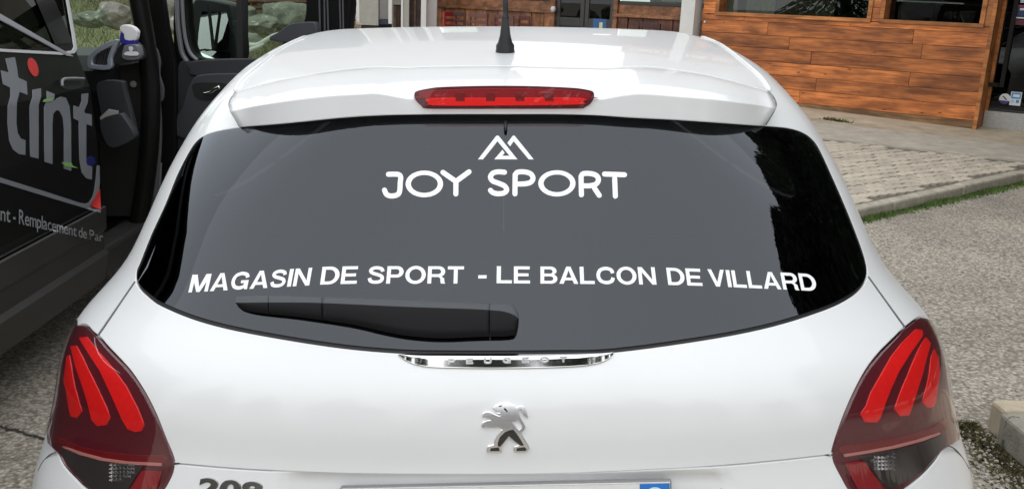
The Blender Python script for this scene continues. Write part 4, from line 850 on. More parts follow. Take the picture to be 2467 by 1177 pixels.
bld = empty('wooden_building', WA, 'orange stained timber shop front with plank wall and dark windows', 'building')
def wbox(name, s0, s1, z0, z1, d0, d1, mat, parent, bev=.0):   # on the wall: s along, z up, d out of the wall
    c = WA+WD*(s0+s1)/2+WN*(d0+d1)/2; c = np.array([c[0], c[1], (z0+z1)/2]); b_ = box((0, 0, 0), (s1-s0)/2, (d1-d0)/2, (z1-z0)/2, None, bev)
    # keep the plank's long side along the object's X so the grain follows it
    me = bpy.data.meshes.new(name); me.from_pydata(b_[0].tolist(), [], [list(map(int, q)) for q in b_[1]]); me.materials.append(mat)
    o = bpy.data.objects.new(name, me); COL.objects.link(o); Mx = Matrix(((WD[0], -WN[0], 0, c[0]-WA[0]), (WD[1], -WN[1], 0, c[1]-WA[1]), (0, 0, 1, c[2]-WA[2]), (0, 0, 0, 1)))
    ORG[o.name] = ORG[parent.name]; o.parent = parent
    if parent is not bld and parent.name in WM_: Mx = WM_[parent.name].inverted()@Mx
    o.matrix_local = Mx
    WM_[o.name] = (WM_[parent.name]@Mx) if parent.name in WM_ else Mx; return o
WM_ = {}
def wc(px, off=0.):
    P = onplane([px], WA-WN*off, WN)[0]; return (P-WA)@WD, P[2]
def vwood(name, col): return wood(name, col, sc=(14, 14, 1.2), knots=False)
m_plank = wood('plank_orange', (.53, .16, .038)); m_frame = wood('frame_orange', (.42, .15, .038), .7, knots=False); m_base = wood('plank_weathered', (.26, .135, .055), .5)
SILLZ = 1.445; sR = wc((2352, 300))[0]; sL = wc((1690, 86))[0]
zrow = .36-.09
heights = [.165]+[.155]*7
z = zrow; ri = 0
while z < SILLZ-.03:
    z1 = min(z+.158, SILLZ-.005); s = sL+.003; segs = []
    cuts = sorted(random.uniform(sL+.4, sR-.3) for _ in range(2)); cuts = [c for i, c in enumerate(cuts) if i == 0 or c-cuts[i-1] > .7]
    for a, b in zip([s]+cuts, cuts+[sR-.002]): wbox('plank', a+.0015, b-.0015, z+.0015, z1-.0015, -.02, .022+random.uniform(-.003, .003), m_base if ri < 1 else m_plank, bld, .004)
    z = z1; ri += 1
# windows
w1l, w1r, w2l, w2r = wc((1737, 0))[0], wc((2096, 0))[0], wc((2137, 0))[0], wc((2370, 0))[0]
mdark = pm('room_dark', (.015, .014, .012), .9); M_bglass = glassmat('shop_glass', (.62, .66, .60), 1.5)
mcurt = pm('curtain_grey', (.42, .45, .42), .8)
ZT = 2.55
for (a, b) in ((w1l, w1r), (w2l, w2r)):
    w = wbox('window', a, b, SILLZ+.03, ZT, -.20, -.19, M_bglass, bld)
    wbox('frame', a-.05, b+.05, SILLZ-.012, SILLZ+.03, -.20, .045, m_frame, w, .004)
    wbox('frame', a-.05, b+.05, ZT, ZT+.07, -.20, .035, m_frame, w, .004)
    wbox('frame', a-.05, a, SILLZ+.031, ZT-.001, -.20, .035, m_frame, w, .004); wbox('frame', b, b+.05, SILLZ+.031, ZT-.001, -.20, .035, m_frame, w, .004)
    wbox('room', a-.3, b+.3, .8, 3.0, -1.9, -1.86, mdark, w)
    for q in (a-.3, b+.26): wbox('room', q, q+.04, .8, 3.0, -1.86, -.25, mdark, w)
    wbox('room', a-.25, b+.25, .8, .84, -1.86, -.25, mdark, w); wbox('room', a-.25, b+.25, 2.96, 3.0, -1.86, -.25, mdark, w)
# curtain and pale panel behind the first window
c0, c1 = wc((1800, 10), .3)[0], wc((1868, 10), .3)[0]
sv = np.linspace(c0, c1, 80); dv = -.30+.018*np.sin(np.linspace(0, 16*2*math.pi, 80)); P = np.array([WA+WD*s_+WN*d_ for s_, d_ in zip(sv, dv)]); lo_, hi_ = P.copy(), P.copy(); lo_[:, 2] = 1.3; hi_[:, 2] = 2.6
V, Fq = gridmesh([lo_, hi_]); mk('curtain', V, Fq, mcurt, bld)
wbox('interior_board', wc((1740, 10), .3)[0]-.1, wc((1775, 10), .3)[0], 1.2, 2.6, -.34, -.32, pm('board_pale', (.5, .52, .5), .7), bld)
wbox('interior_board', wc((1870, 10), .5)[0], wc((2010, 10), .5)[0], 1.2, 2.6, -.56, -.52, pm('board_brown', (.10, .085, .06), .8), bld)
# studs between and beside windows
z = SILLZ
while z < 2.9:
    z1 = z+.155
    for a, b in ((sL+.003, w1l-.052), (w1r+.052, w2l-.052)): wbox('plank', a, b, z+.0015, z1-.0015, -.02, .022+random.uniform(-.003, .003), m_plank, bld, .004)
    z = z1
wbox('corner_board', w2r+.052, sR, SILLZ, 2.9, -.02, .024, m_frame, bld, .003)
wbox('corner_board', sR-.03, sR+.012, .30, 2.9, -.30, .035, m_frame, bld, .004)
# door
dz0 = .555; dS = wc((2381, 266))[0]
door = wbox('door', sR+.05, sR+1.0, dz0, 2.5, -.32, -.31, glassmat('door_glass', (.10, .10, .10), 1.5), bld)
wbox('door_frame', sR+.012, sR+.05, .30, 2.55, -.33, -.27, m_frame, door, .004)
wbox('door_sill', sR+.05, sR+1.0, dz0-.025, dz0-.001, -.33, -.26, pm('door_bar', (.03, .03, .03), .4), door, .003)
wbox('room', sR-.2, sR+1.4, .3, 2.7, -2.2, -2.15, mdark, door); wbox('room', sR+1.2, sR+1.24, .3, 2.7, -2.15, -.4, mdark, door)
kp = wbox('kick_plate', sR+.02, sR+1.0, .30, dz0-.027, -.33, -.25, pm('tread_plate', (.55, .55, .54), .38, metal=.85, var=(20, .15)), bld, .002)
bv, bf = [], []
for j, zz in enumerate(np.arange(.345, dz0-.03, .034)):
    for i, ss in enumerate(np.arange(sR+.03, sR+.98, .034)):
        c = WA+WD*(ss+(.017 if j % 2 else 0))+WN*(-.2485); c[2] = zz; n = len(bv); r_ = .011; a = WD*r_; u = np.array([0, 0, r_*.85]); bv += [c-a, c+u, c+a, c-u, c+WN*.005]; bf += [(n, n+4, n+1), (n+1, n+4, n+2), (n+2, n+4, n+3), (n+3, n+4, n)]
bv = np.array(bv); me = bpy.data.meshes.new('tread_studs'); Mi = np.array(WM_[kp.name].inverted()); bvl = (bv-WA)@Mi[:3, :3].T+Mi[:3, 3]; me.from_pydata(bvl.tolist(), [], bf); me.materials.append(pm('tread_stud', (.7, .7, .68), .3, metal=.8)); o = bpy.data.objects.new('tread_studs', me); COL.objects.link(o); o.parent = kp; o['kind'] = 'stuff'
# stickers on the door glass
def sticker(name, s0, s1, z0, z1, mat, d=-.3075, parent=None): return wbox(name, s0, s1, z0, z1, d-.001, d, mat, parent or door)
cs, cz = wc((2421, 238), .31); l_ = .056
def disc(name, cs, cz, r, mat, d, a0=0, a1=360, par=None):
    pts = [(cs+r*math.cos(rad(t)), cz+r*math.sin(rad(t))) for t in np.linspace(a0, a1, 28)]; V = np.array([WA+WD*s_+WN*d+np.array([0, 0, z_-WA[2]]) for s_, z_ in pts]); o = mk(name, V, [tuple(range(len(V)))], mat, bld); return o
st = disc('round_sticker', cs, cz, .058, pm('sticker_white', (.8, .8, .8), .5), -.306); disc('sticker_band', cs, cz-.001, .0575, pm('sticker_purple', (.06, .05, .2), .5), -.3045, 200, 340)
V = np.array([WA+WD*(cs+a)+WN*(-.303)+np.array([0, 0, cz+b-WA[2]]) for a, b in ((-.03, .025), (-.015, .03), (.03, -.012), (.005, -.008), (-.012, .012))]); mk('sticker_mark', V, [(0, 4, 3, 2, 1)], pm('sticker_ink', (.06, .06, .07), .6), bld)
ks, kz = wc((2447, 238), .31)
cd_ = sticker('notice_card', ks-.055, ks+.055, kz-.075, kz+.075, pm('card_white', (.75, .80, .85), .5), -.305)
sticker('card_header', ks-.047, ks+.047, kz+.0, kz+.067, pm('card_blue', (.07, .33, .62), .5), -.3035); sticker('card_box', ks-.03, ks+.035, kz+.018, kz+.048, pm('card_white', (.75, .80, .85), .5), -.3020)
sticker('card_square', ks-.04, ks-.012, kz-.045, kz-.015, pm('card_pale', (.45, .62, .75), .5), -.3035); sticker('card_square', ks+.008, ks+.038, kz-.045, kz-.012, pm('card_dark', (.08, .25, .45), .5), -.3035)
for (x0, x1, y0, y1, m_) in ((2450, 2480, 12, 40, pm('label_navy', (.03, .05, .13), .5)), (2451, 2480, 12, 17, pm('label_red', (.5, .03, .04), .5)), (2446, 2480, 41, 46, pm('card_white', (.75, .80, .85), .5)), (2447, 2480, 47, 62, pm('label_wine', (.12, .02, .04), .5)), (2458, 2480, 20, 26, pm('card_white', (.75, .80, .85), .5)), (2460, 2480, -6, 8, pm('card_pale', (.45, .62, .75), .5))):
    a, zt = wc((x0, y0), .31); b, zb = wc((x1, y1), .31); sticker('door_label', a, b, zb, zt, m_, -.304+.0012*(y1-y0 < 7))
# right of the door, upper storey, sign board, eaves
wbox('wall', sR+1.03, sR+7, .25, 2.9, -.1, 0, m_plank, bld)
wbox('sign_board', sL-1.1, sR+7, 2.9, 3.3, -.1, .06, wood('fascia', (.33, .125, .04), .6), bld)
wbox('wall_upper', sL-1.1, sR+7, 3.3, 6.2, -6, -.05, pm('render_grey', (.45, .42, .38), .9, var=(5, .1)), bld)
wbox('roof_eave', sL-1.5, sR+8, 6.2, 6.5, -6, 1.2, wood('eave', (.12, .06, .03), .6), bld)
wbox('wall_back', sL-.2, sR+7, .2, 3.5, -6, -2.3, mdark, bld)
for c, V2, f in bword('LOCATION DE SKIS', sL-.95, sL+.75, track=.16, space=.45):
    V = np.array([WA+WD*s_+WN*.064+np.array([0, 0, 3.05+.13*z_-WA[2]]) for s_, z_ in V2]); mk('sign_letter', V, f, M_white_vinyl, bld)
dt = wc((1700, 53)); V, Fq = lathe([(.001, 0), (.016, 0), (.014, .012), (.001, .014)], WA+WD*dt[0]+WN*.022+np.array([0, 0, dt[1]-WA[2]]), [WD, np.array([0, 0, 1.]), WN], 12); mk('cable_cap', V, Fq, pm('cap_white', (.7, .62, .5), .5), bld)
# white corner post
pp = onplane([(1648, 60)], WA-WN*.0, WN)[0]; ps_ = (pp-WA)@WD; pe = (onplane([(1681, 60)], WA, WN)[0]-WA)@WD
mpost = pm('post_white', (.66, .66, .63), .8, var=(6, .06), bump=(60, .15, .003))
b_ = box(WA+WD*(ps_+pe)/2+WN*.02+[0, 0, 1.35], (pe-ps_)/2, .11, 1.7, AXW, .006); cp_ = mk('corner_post', b_[0], b_[1], mpost); props(cp_, 'white square post at the left end of the plank wall', 'post')

# ================================================================== recessed bar front with chairs
ROFF = 1.6; RA = WA-WN*ROFF
bar = empty('bar_front', RA+WD*(-5), 'reddish brown timber bar front set back behind the chairs', 'building')
def rsz(px): P = onplane([px], RA, WN)[0]; return (P-RA)@WD, P[2]
def rbox(name, s0, s1, z0, z1, d0, d1, mat, parent=None, bev=.0):
    c = RA+WD*(s0+s1)/2+WN*(d0+d1)/2; b_ = box((c[0], c[1], (z0+z1)/2), (s1-s0)/2, (d1-d0)/2, (z1-z0)/2, AXW, bev); return mk(name, b_[0], b_[1], mat, parent or bar)
m_red = vwood('board_redbrown', (.30, .118, .046)); m_rail = wood('rail_redbrown', (.27, .11, .046), .7, knots=False); m_dk = vwood('board_dark', (.15, .05, .024))
sA, sB, sC, sD_ = rsz((1048, 30))[0], rsz((1340, 30))[0], rsz((1480, 30))[0], rsz((1700, 50))[0]
RZ = 1.345
for a, b, mm in ((sA, sB, m_red), (sC, sD_, m_dk)):
    n = int((b-a)/.24); 
    for i in range(n): rbox('board', a+(b-a)*i/n+.006, a+(b-a)*(i+1)/n-.006, .25, RZ-.03, -.03, random.choice((0, .014, .02)), mm, bev=.004)
    rbox('rail', a, b, RZ-.03, RZ+.02, -.03, .06, m_rail, bev=.006); rbox('apron', a, b, RZ+.02, RZ+.165, -.04, .012, m_rail, bev=.003)
    rbox('window_bar', a+.1, b-.05, RZ+.165, RZ+.215, -.05, .03, pm('frame_charcoal', (.035, .037, .04), .5), bev=.004)
    rbox('window', a+.1, b-.05, RZ+.215, 2.5, -.03, -.02, M_bglass); rbox('window_sill_light', a+(b-a)*.45, b-.12, RZ+.235, RZ+.262, -.30, -.22, pm('sill_pale', (.55, .56, .5), .6)); rbox('room', a, b, .2, 2.7, -1.2, -1.15, mdark)
rbox('post', sB-.10, sB, .25, 2.6, -.03, .05, m_rail, bev=.006); rbox('post', sC, sC+.08, .25, 2.6, -.03, .05, m_rail, bev=.006)
dk = pm('door_charcoal', (.045, .044, .042), .5, var=(9, .2)); sm1 = (sB+sC)/2
for a, b in ((sB+.005, sm1-.01), (sm1+.01, sC-.005)):
    d = rbox('door_leaf', a, b, .27, 2.4, -.06, -.02, dk, bev=.004)
    for q in ((a, a+.07), (b-.07, b)): rbox('stile', q[0]+.001, q[1]-.001, .28, 2.39, -.02, .005, dk, d, .003)
    rbox('mid_rail', a+.071, b-.071, 1.13, 1.26, -.02, .004, dk, d, .003); rbox('pane', a+.08, b-.08, 1.27, 2.3, -.019, -.013, glassmat('bar_door_glass', (.08, .08, .08), 1.5), d)
hs_, hz_ = rsz((1341, 23)); V, Fq = lathe([(.001, -.05), (.03, -.045), (.05, 0), (.03, .045), (.001, .05)], RA+WD*(hs_)+WN*.10+np.array([0, 0, hz_-RA[2]]), AXW, 12); mk('ball_handle', V, Fq, pm('ball_handle_white', (.65, .63, .6), .4), bar, sm=True)  # white ball handle beside the bar door, gives off no light
a, z1 = rsz((1430, 45)); b, z0 = rsz((1461, 66)); pb_ = rbox('poster', a, b, z0-.25, z1, .006, .009, pm('poster_blue', (.03, .11, .27), .5)); 
a, z1 = rsz((1445, 54)); b, z0 = rsz((1452, 66)); rbox('poster_mark', a, b, z0-.05, z1, .0092, .0102, pm('poster_yellow', (.6, .62, .35), .5), pb_)
rbox('bar_fascia', sA-.4, sD_+.3, 2.5, 3.1, -.1, .1, m_rail); rbox('bar_roof', sA-.6, sD_+.4, 3.1, 3.22, -3, .5, pm('roof_sheet', (.10, .09, .08), .7))
def chair(px, rot, depth_off, label, mat, kind=0):
    c = onplane([px], WA-WN*depth_off, WN)[0]; c = np.array([c[0], c[1], .35]); ch = empty('chair', c, label, 'chair', 'chairs along the bar front')
    ca, sa = math.cos(rot), math.sin(rot); A = np.array([(ca, sa, 0), (-sa, ca, 0), (0, 0, 1.)])
    def cb(nm, x, y, z, hx, hy, hz): b_ = box(np.array([x, y, z])@A+c, hx, hy, hz, A, min(hx, hy, hz)*.35); mk(nm, b_[0], b_[1], mat, ch)
    cb('seat', 0, 0, .45, .20, .20, .02)
    for x in (-.18, .18): cb('leg', x, -.18, .215, .018, .018, .215); cb('leg', x, .18, .215, .018, .018, .215); cb('back_post', x, .20, .68, .018, .016, .235)
    for z_, h_ in ((.885, .035), (.78, .022), (.69, .022), (.60, .022)): cb('slat', 0, .20, z_, .162, .011, h_)
    for x in (-.18, .18): cb('stretcher', x, 0, .2, .010, .16, .012)
mch = pm('chair_brown', (.055, .018, .014), .4, var=(12, .2)); mch2 = pm('chair_rosewood', (.13, .045, .045), .4, var=(12, .2)); mred = pm('chair_red', (.33, .02, .02), .4)
for px, rot, dp, lab, mt in (((1103, 40), 2.9, 1.0, 'dark brown slat-back chair nearest the red chair at the bar front', mch), ((1172, 43), 2.45, .9, 'rosewood slat-back chair left of the aerial, second from the red chair', mch2), ((1232, 46), 2.5, 1.0, 'slat-back chair just right of the car aerial', mch2), ((1290, 48), 2.0, 1.1, 'slat-back chair turned sideways beside the dark bar door', mch2), ((1582, 62), 2.4, 1.0, 'slat-back chair low against the boards beside the white corner post', mch), ((1060, 45), 4.2, .7, 'red chair at the left end of the bar front', mred)):
    chair(px, rot, dp, lab, mt)

# ================================================================== pale building at the left
YB = 16.5
pale = empty('pale_building', cw(aty([(960, 60)], YB))[0]*[1, 1, 0]+[0, 0, .2], 'pale rendered building with white posts behind the car roof', 'building')
def fb(name, x0, x1, z0, z1, y, th, mat, bev=.0, par=None):     # upright box facing the camera, x range in picture columns at row 40
    a = cw(aty([(x0, 40)], y))[0]; b = cw(aty([(x1, 40)], y))[0]; c = np.array([(a[0]+b[0])/2, y+th/2, (z0+z1)/2]); b_ = box(c, abs(b[0]-a[0])/2, th/2, (z1-z0)/2, None, bev); return mk(name, b_[0], b_[1], mat, par or pale)
def fz(y_px, x_px, y): return cw(aty([(x_px, y_px)], y))[0][2]
mwh = pm('render_white', (.70, .69, .66), .85, var=(5, .05)); mgr = pm('render_greige', (.38, .365, .32), .9, var=(7, .1), bump=(70, .3, .004)); mpk = pm('render_pinkish', (.56, .53, .51), .9, var=(6, .06)); mbr = vwood('door_brown', (.055, .027, .016)); mtan = vwood('door_tan', (.20, .11, .06))
nv = pm('navy_box', (.03, .035, .06), .6)
fb('post', 858, 866, fz(60, 860, YB), 3.2, YB, .12, mwh, .004); fb('wall', 866.3, 911, fz(61, 890, YB), 3.2, YB+.01, .15, mgr)
fb('wall', 914.5, 937, fz(48, 925, YB), 3.2, YB+.4, .12, mpk); fb('skirting', 908, 935, fz(60, 920, YB), fz(48.5, 920, YB), YB+.1, .2, nv, .01)
fb('post', 935.5, 944, fz(58, 940, YB), 3.2, YB, .12, mwh, .004); fb('wall', 944, 947.5, .3, 3.2, YB+.2, .1, mgr); fb('wall', 947.5, 966, fz(12, 956, YB), 3.2, YB+.2, .1, mgr)
fb('door_frame', 948, 953.5, .3, fz(12, 950, YB), YB+.24, .06, mtan); fb('door', 953.6, 966, .3, fz(12, 956, YB), YB+.26, .05, mbr)
fb('post', 966, 971, .3, 3.2, YB, .12, mwh, .004); fb('wall', 971, 985, .3, 3.2, YB+.02, .12, mgr); fb('door', 985, 998, .3, 3.2, YB+.2, .05, mbr); fb('door_frame', 998.2, 1001, .3, 3.2, YB+.15, .1, mtan); fb('door', 1001.2, 1014, .3, 3.2, YB+.2, .05, mbr)
fb('post', 1014, 1027, .25, 3.2, YB-.3, .16, mwh, .006); fb('wall', 1027, 1052, .25, 3.2, YB-.1, .2, mpk)
fb('dark_window', 800, 857.5, fz(33, 840, YB), 3.2, YB+.3, .05, pm('window_charcoal', (.03, .03, .034), .3), 0)
bn = fb('banner', 820, 857.6, fz(46, 845, YB), fz(33.5, 845, YB), YB+.25, .03, pm('banner_white', (.62, .60, .57), .6)); fb('banner_stripe', 820, 857.6, fz(36, 845, YB), fz(33.6, 845, YB), YB+.244, .004, pm('banner_orange', (.55, .22, .12), .6), 0, bn); fb('banner_band', 820, 857.6, fz(51.5, 845, YB), fz(46.2, 845, YB), YB+.25, .03, nv, 0, bn)
fb('plinth', 800, 911, .1, fz(61, 890, YB)-.005, YB+.05, .2, pm('plinth_dark', (.05, .045, .04), .9))
fb('slit', 911, 914.5, fz(40, 912, YB), 3.2, YB+.45, .05, pm('window_charcoal', (.03, .03, .034), .3))
b_ = box((-4.6, YB+4.2, 5.0), 4.6, 3.4, 2.0); mk('wall_upper', b_[0], b_[1], mpk, pale); b_ = box((-4.7, YB+3.4, 7.15), 4.9, 4.4, .15); mk('roof_eave', b_[0], b_[1], wood('eave_pale', (.12, .06, .03), .6), pale)
fb('wall_back', 700, 1050, .2, 3.2, YB+1.6, .1, pm('window_charcoal', (.03, .03, .034), .3))
# dried flowers in front of it
c0 = cw(aty([(847, 62)], YB-1))[0]; gv, gf = [], []
for i in range(700):
    c = c0+RNG.normal(0, 1, 3)*[.07, .05, .06]; n = len(gv); d = RNG.normal(0, .014, (3, 3)); gv += list(c+d); gf.append((n, n+1, n+2))
hy = empty('dried_plant', np.array([c0[0], c0[1], .25]), 'pale dried flower heads beside the white post', 'plant'); mk('flower_heads', gv, gf, pm('dried_cream', (.50, .42, .32), .9, var=(14, .4)), hy)['kind'] = 'stuff'
tb = tube([(c0[0], c0[1], .25), c0], .012, 6); mk('stem', tb[0], tb[1], pm('stem_brown', (.1, .06, .03), .9), hy)

# ================================================================== black van with its door open
VZ = np.array([.24, .29, .42, .44, .52, .54, .635, .65, .68, .95, 1.17, 1.30, 1.36, 1.6, 1.86, 1.95]); VX = np.array([-1.90, -1.835, -1.80, -1.818, -1.812, -1.798, -1.79, -1.812, -1.808, -1.795, -1.80, -1.835, -1.85, -1.925, -2.03, -2.14])
def Fv(P): return P[..., 0]-np.interp(P[..., 2], VZ, VX)
def castv(px, off=0.): return cast(px, Fv, off, 2.0, 7.0, 900)
van = empty('van', cw([(-2.75, 3.2, 0)])[0], 'black van with lettered side and its front door wide open', 'van')
M_vb = pm('van_black_paint', (.008, .008, .0075), .35, spec=.12, coat=.06); M_vcl = pm('van_cladding', (.028, .027, .026), .5, bump=(500, .15, .001), var=(3, .2)); M_vs = pm('van_silver_vinyl', (.19, .20, .22), .5); M_trim = pm('van_trim_white', (.55, .55, .57), .35); M_vr = pm('van_red_vinyl', (.55, .03, .03), .5)
YF = 4.035
def vside(name, z0, z1, y0, y1, mat, n=14, par=None, off=0):
    zz = np.unique(np.concatenate([np.linspace(z0, z1, n), VZ[(VZ > z0) & (VZ < z1)]])); yy = np.linspace(y0, y1, 10)
    rws = [np.stack([0*yy+np.interp(z_, VZ, VX)+off, yy, 0*yy+z_], -1) for z_ in zz]; V, Fq = gridmesh([r for r in rws])
    V2 = V.copy(); V2[:, 0] -= .03; n0 = len(V); m = len(yy); R = len(zz)
    rim = [(i*m+m-1, (i+1)*m+m-1, n0+(i+1)*m+m-1, n0+i*m+m-1) for i in range(R-1)]
    return mk(name, cw(np.concatenate([V, V2])), [q[::-1] for q in Fq]+rim+[tuple(n0+a for a in q) for q in Fq], mat, par or van)
sp_ = vside('side_panel', .645, 1.352, .6, YF, M_vb); vside('lower_cladding', .25, .64, .6, YF+.004, M_vcl)
# side window with its bright frame
wpx = [(-400, 88), (0, 124), (150, 132), (180, 128), (186, 118), (180, 80), (163, -20), (150, -90), (-400, -160)]
def vpoly(name, px, off, mat, par, holes=(), rim=.003): return pxpanel(name, px, Fv, off, mat, par, holes, rim, sp=40)
wo = vpoly('side_window', dens(wpx, 30), -.004, glassmat('van_privacy_glass', (.03, .03, .03), 1.22), van, rim=.002)
inn2 = [(-400, 82), (0, 118), (148, 126), (174, 122), (179, 113), (174, 80), (157, -20), (144, -90), (-400, -154)]
vpoly('window_frame', dens(wpx, 30), .006, M_trim, wo, [dens(inn2, 30)])
vpoly('window_strip', [(-60, 2), (0, 33), (168, 130), (178, 136), (162, 134), (0, 47), (-60, 16)], .008, pm('strip_silver', (.30, .30, .33), .45), wo)
vside('pillar', 1.353, 1.95, 3.87, YF-.002, M_vb); vside('upper_side', 1.80, 1.95, .6, 3.86, M_vb)
b_ = box((-2.75, 2.45, 1.97), .72, 1.95, .03, bev=.015); mk('roof', cw(b_[0]), b_[1], M_vb, van); b_ = box((-3.66, 2.7, 1.1), .03, 2.3, .82); mk('far_side', cw(b_[0]), b_[1], M_vb, van); b_ = box((-2.75, .62, 1.1), .9, .03, .85); mk('rear_doors', cw(b_[0]), b_[1], M_vb, van)
b_ = box((-2.75, 3.2, .33), .88, 2.2, .04); mk('floor', cw(b_[0]), b_[1], M_vcl, van); b_ = box((-2.75, 3.15, 1.1), .86, .02, .78); mk('bulkhead', cw(b_[0]), b_[1], mdark, van)
# sill, cladding grooves
b_ = box((-1.90, 4.5, .36), .07, .46, .07, bev=.02); mk('door_sill', cw(b_[0]), b_[1], M_vcl, van)
# handle
hb = castv([(148, 200), (200, 200)], .012); tb = tube(smooth(castv([(150, 208), (152, 192), (175, 189), (203, 190)], .02), 5), .006, 8); mk('door_handle', cw(tb[0]), tb[1], pm('handle_grey', (.20, .20, .21), .3), van, sm=True)
vpoly('handle_recess', smooth([(147, 190), (170, 186), (200, 190), (198, 210), (170, 216), (150, 210)], 4, True), .003, M_gap, van)
# lettering
def zt(p): return crop(p, 0, 100, 3.269)
TL = [[(45, 135), (118, 125), (133, 200), (145, 285), (210, 315), (217, 418), (155, 395), (133, 480), (130, 640), (140, 720), (165, 765), (202, 778), (200, 892), (150, 885), (105, 850), (75, 780), (62, 640), (65, 510), (85, 430), (82, 362), (25, 335), (10, 228), (72, 245)],
      [(258, 382), (323, 368), (325, 430), (305, 500), (305, 922), (240, 905), (236, 510), (258, 440)],
      [(370, 390), (432, 415), (425, 475), (450, 450), (480, 437), (520, 445), (548, 510), (560, 640), (562, 1018), (505, 1000), (507, 700), (497, 600), (470, 545), (445, 540), (420, 570), (414, 650), (414, 965), (352, 945), (350, 520), (370, 470)],
      [(645, 415), (697, 408), (692, 480), (665, 545), (668, 565), (722, 575), (725, 665), (680, 650), (680, 950), (690, 975), (727, 985), (724, 1087), (680, 1075), (645, 1030), (628, 930), (622, 625), (580, 605), (582, 505), (625, 520), (645, 470)]]
for p in TL: vpoly('letter', dens(zt(p), 12), .003, M_vs, sp_, rim=.001)
ca, sa = math.cos(-.25), math.sin(-.25); vpoly('letter_dot', zt([(263+38*math.cos(t)*ca-72*math.sin(t)*sa*-1*.0-18*math.sin(t)*-1, 202+72*math.sin(t)) for t in np.linspace(0, 2*math.pi, 25)[:-1]]), .003, M_vr, sp_, rim=.001)
gm = pm('leaf_green_vinyl', (.22, .42, .12), .5)
vpoly('green_mark', zt([(338, 475), (352, 458), (418, 443), (412, 466), (370, 476)]), .005, gm, sp_, rim=.001); vpoly('green_mark', zt([(490, 950), (565, 955), (573, 978), (620, 998), (570, 990), (510, 978)]), .005, gm, sp_, rim=.001)
vpoly('blue_patch', zt(ell(718, 942, 34, 38)), .0022, pm('blue_vinyl', (.01, .012, .12), .5), sp_, rim=.001)
def zc_(p): return crop(p, 0, 420, 4.203)
vpoly('stripe', dens(zc_([(-200, -28), (0, 32), (450, 172), (820, 292), (870, 297), (905, 282), (940, 230), (960, 150), (975, 30), (985, -90), (1010, -90), (1012, 100), (1000, 170), (910, 318), (1022, 358), (1022, 388), (600, 262), (0, 78), (-200, 18)]), 12), .003, M_vs, sp_, rim=.001)
vpoly('red_corner', zc_([(1014, 145), (1022, 354), (912, 318)]), .0045, M_vr, sp_, rim=.001)
for txt, x0, x1 in (('nt', 5, 105), ('-', 133, 158), ('Remplacement', 192, 776), ('de', 795, 880), ('Par', 905, 1045)):
    for c, V2, f in word(txt, .008, x0, x1, track=.045):
        x, w = V2[:, 0], V2[:, 1]; yb = np.interp(x, [0, 192, 776, 880, 1045], [466, 500, 628, 652, 684]); h = np.interp(x, [0, 192, 776, 1045], [150, 148, 108, 95]); 
        px = np.array(zc_(np.stack([x, yb-h*w+ (0 if c != '-' else 0)], -1))); P = castv(px, .0035); mk('letter', cw(P), f, pm('van_grey_vinyl', (.26, .27, .28), .5), sp_)
# cab: dashboard, windscreen, pillars
prof = [(4.66, .62), (4.60, .95), (4.52, 1.10), (4.50, 1.20), (4.56, 1.27), (4.72, 1.30), (5.05, 1.25), (5.05, .62)]
V = np.array([(x, y, z) for x in (-1.90, -3.6) for y, z in prof]); n = len(prof); Fq = [(i, (i+1) % n, n+(i+1) % n, n+i) for i in range(n)]+[tuple(range(n))[::-1], tuple(range(n, 2*n))]; dash = mk('dashboard', cw(V), Fq, M_black_pl, van)
def ypoly(name, px, y, th, mat, par, holes=(), frame=cw):
    V2, Fc = cdt([np.asarray(px, float)]+[np.asarray(h, float) for h in holes]); P = aty(V2, y); N = np.tile([0, -1., 0], (len(P), 1)); return skinmesh(name, P, N, [q[::-1] for q in Fc], mat, par, th, .002)
vent = ypoly('air_vent', smooth([(211, 152), (214, 136), (232, 118), (258, 104), (282, 97), (276, 118), (266, 140), (263, 166), (220, 165), (213, 160)], 3, True), 4.47, .04, pm('vent_silver', (.42, .46, .52), .3, metal=.4), dash, [smooth([(219, 150), (222, 138), (240, 124), (262, 113), (271, 110), (264, 128), (259, 145), (257, 158), (224, 157)], 3, True)])
for i in range(6):
    x = 226+i*6.5; P = aty([(x, 157), (x+4, 157), (x+13, 115+6-i*1.2), (x+10, 115+6-i*1.2)], 4.485); P2 = P+[.004, .03, 0]; mk('vent_slat', cw(np.concatenate([P, P2])), BOXF, pm('vent_dark', (.05, .05, .055), .4), vent)
ypoly('dash_pod', smooth([(270, 150), (276, 132), (292, 108), (312, 100), (334, 112), (341, 138), (330, 146), (300, 150)], 3, True), 4.50, .10, M_black_pl, dash)
ypoly('lower_dash', [(215, 172), (345, 150), (350, 200), (352, 520), (245, 520), (240, 300)], 4.62, .05, mdark, dash)
pk_ = ypoly('door_pocket', smooth([(236, 200), (288, 197), (296, 215), (322, 320), (312, 338), (270, 352), (246, 335), (244, 275), (238, 240)], 3, True), 4.40, .05, pm('pocket_grey', (.024, .026, .03), .6), dash)
ypoly('pocket_lip', smooth([(243, 290), (283, 276), (296, 284), (322, 325), (312, 338), (285, 352), (262, 352), (248, 325)], 3, True), 4.34, .06, pm('pocket_grey2', (.030, .033, .038), .55), pk_)
ypoly('paper', [(241, 283), (262, 264), (284, 268), (281, 286), (262, 292), (243, 291)], 4.36, .004, pm('paper_grey', (.36, .34, .31), .8), pk_)
l_ = lathe([(.001, 0), (.016, 0), (.016, -.008), (.010, -.008), (.009, .004)], aty([(321, 203)], 4.60)[0], [(1, 0, 0), (0, 0, 1), (0, -1, 0)], 16); mk('lock', cw(l_[0]), l_[1], pm('lock_grey', (.22, .22, .22), .4), dash)
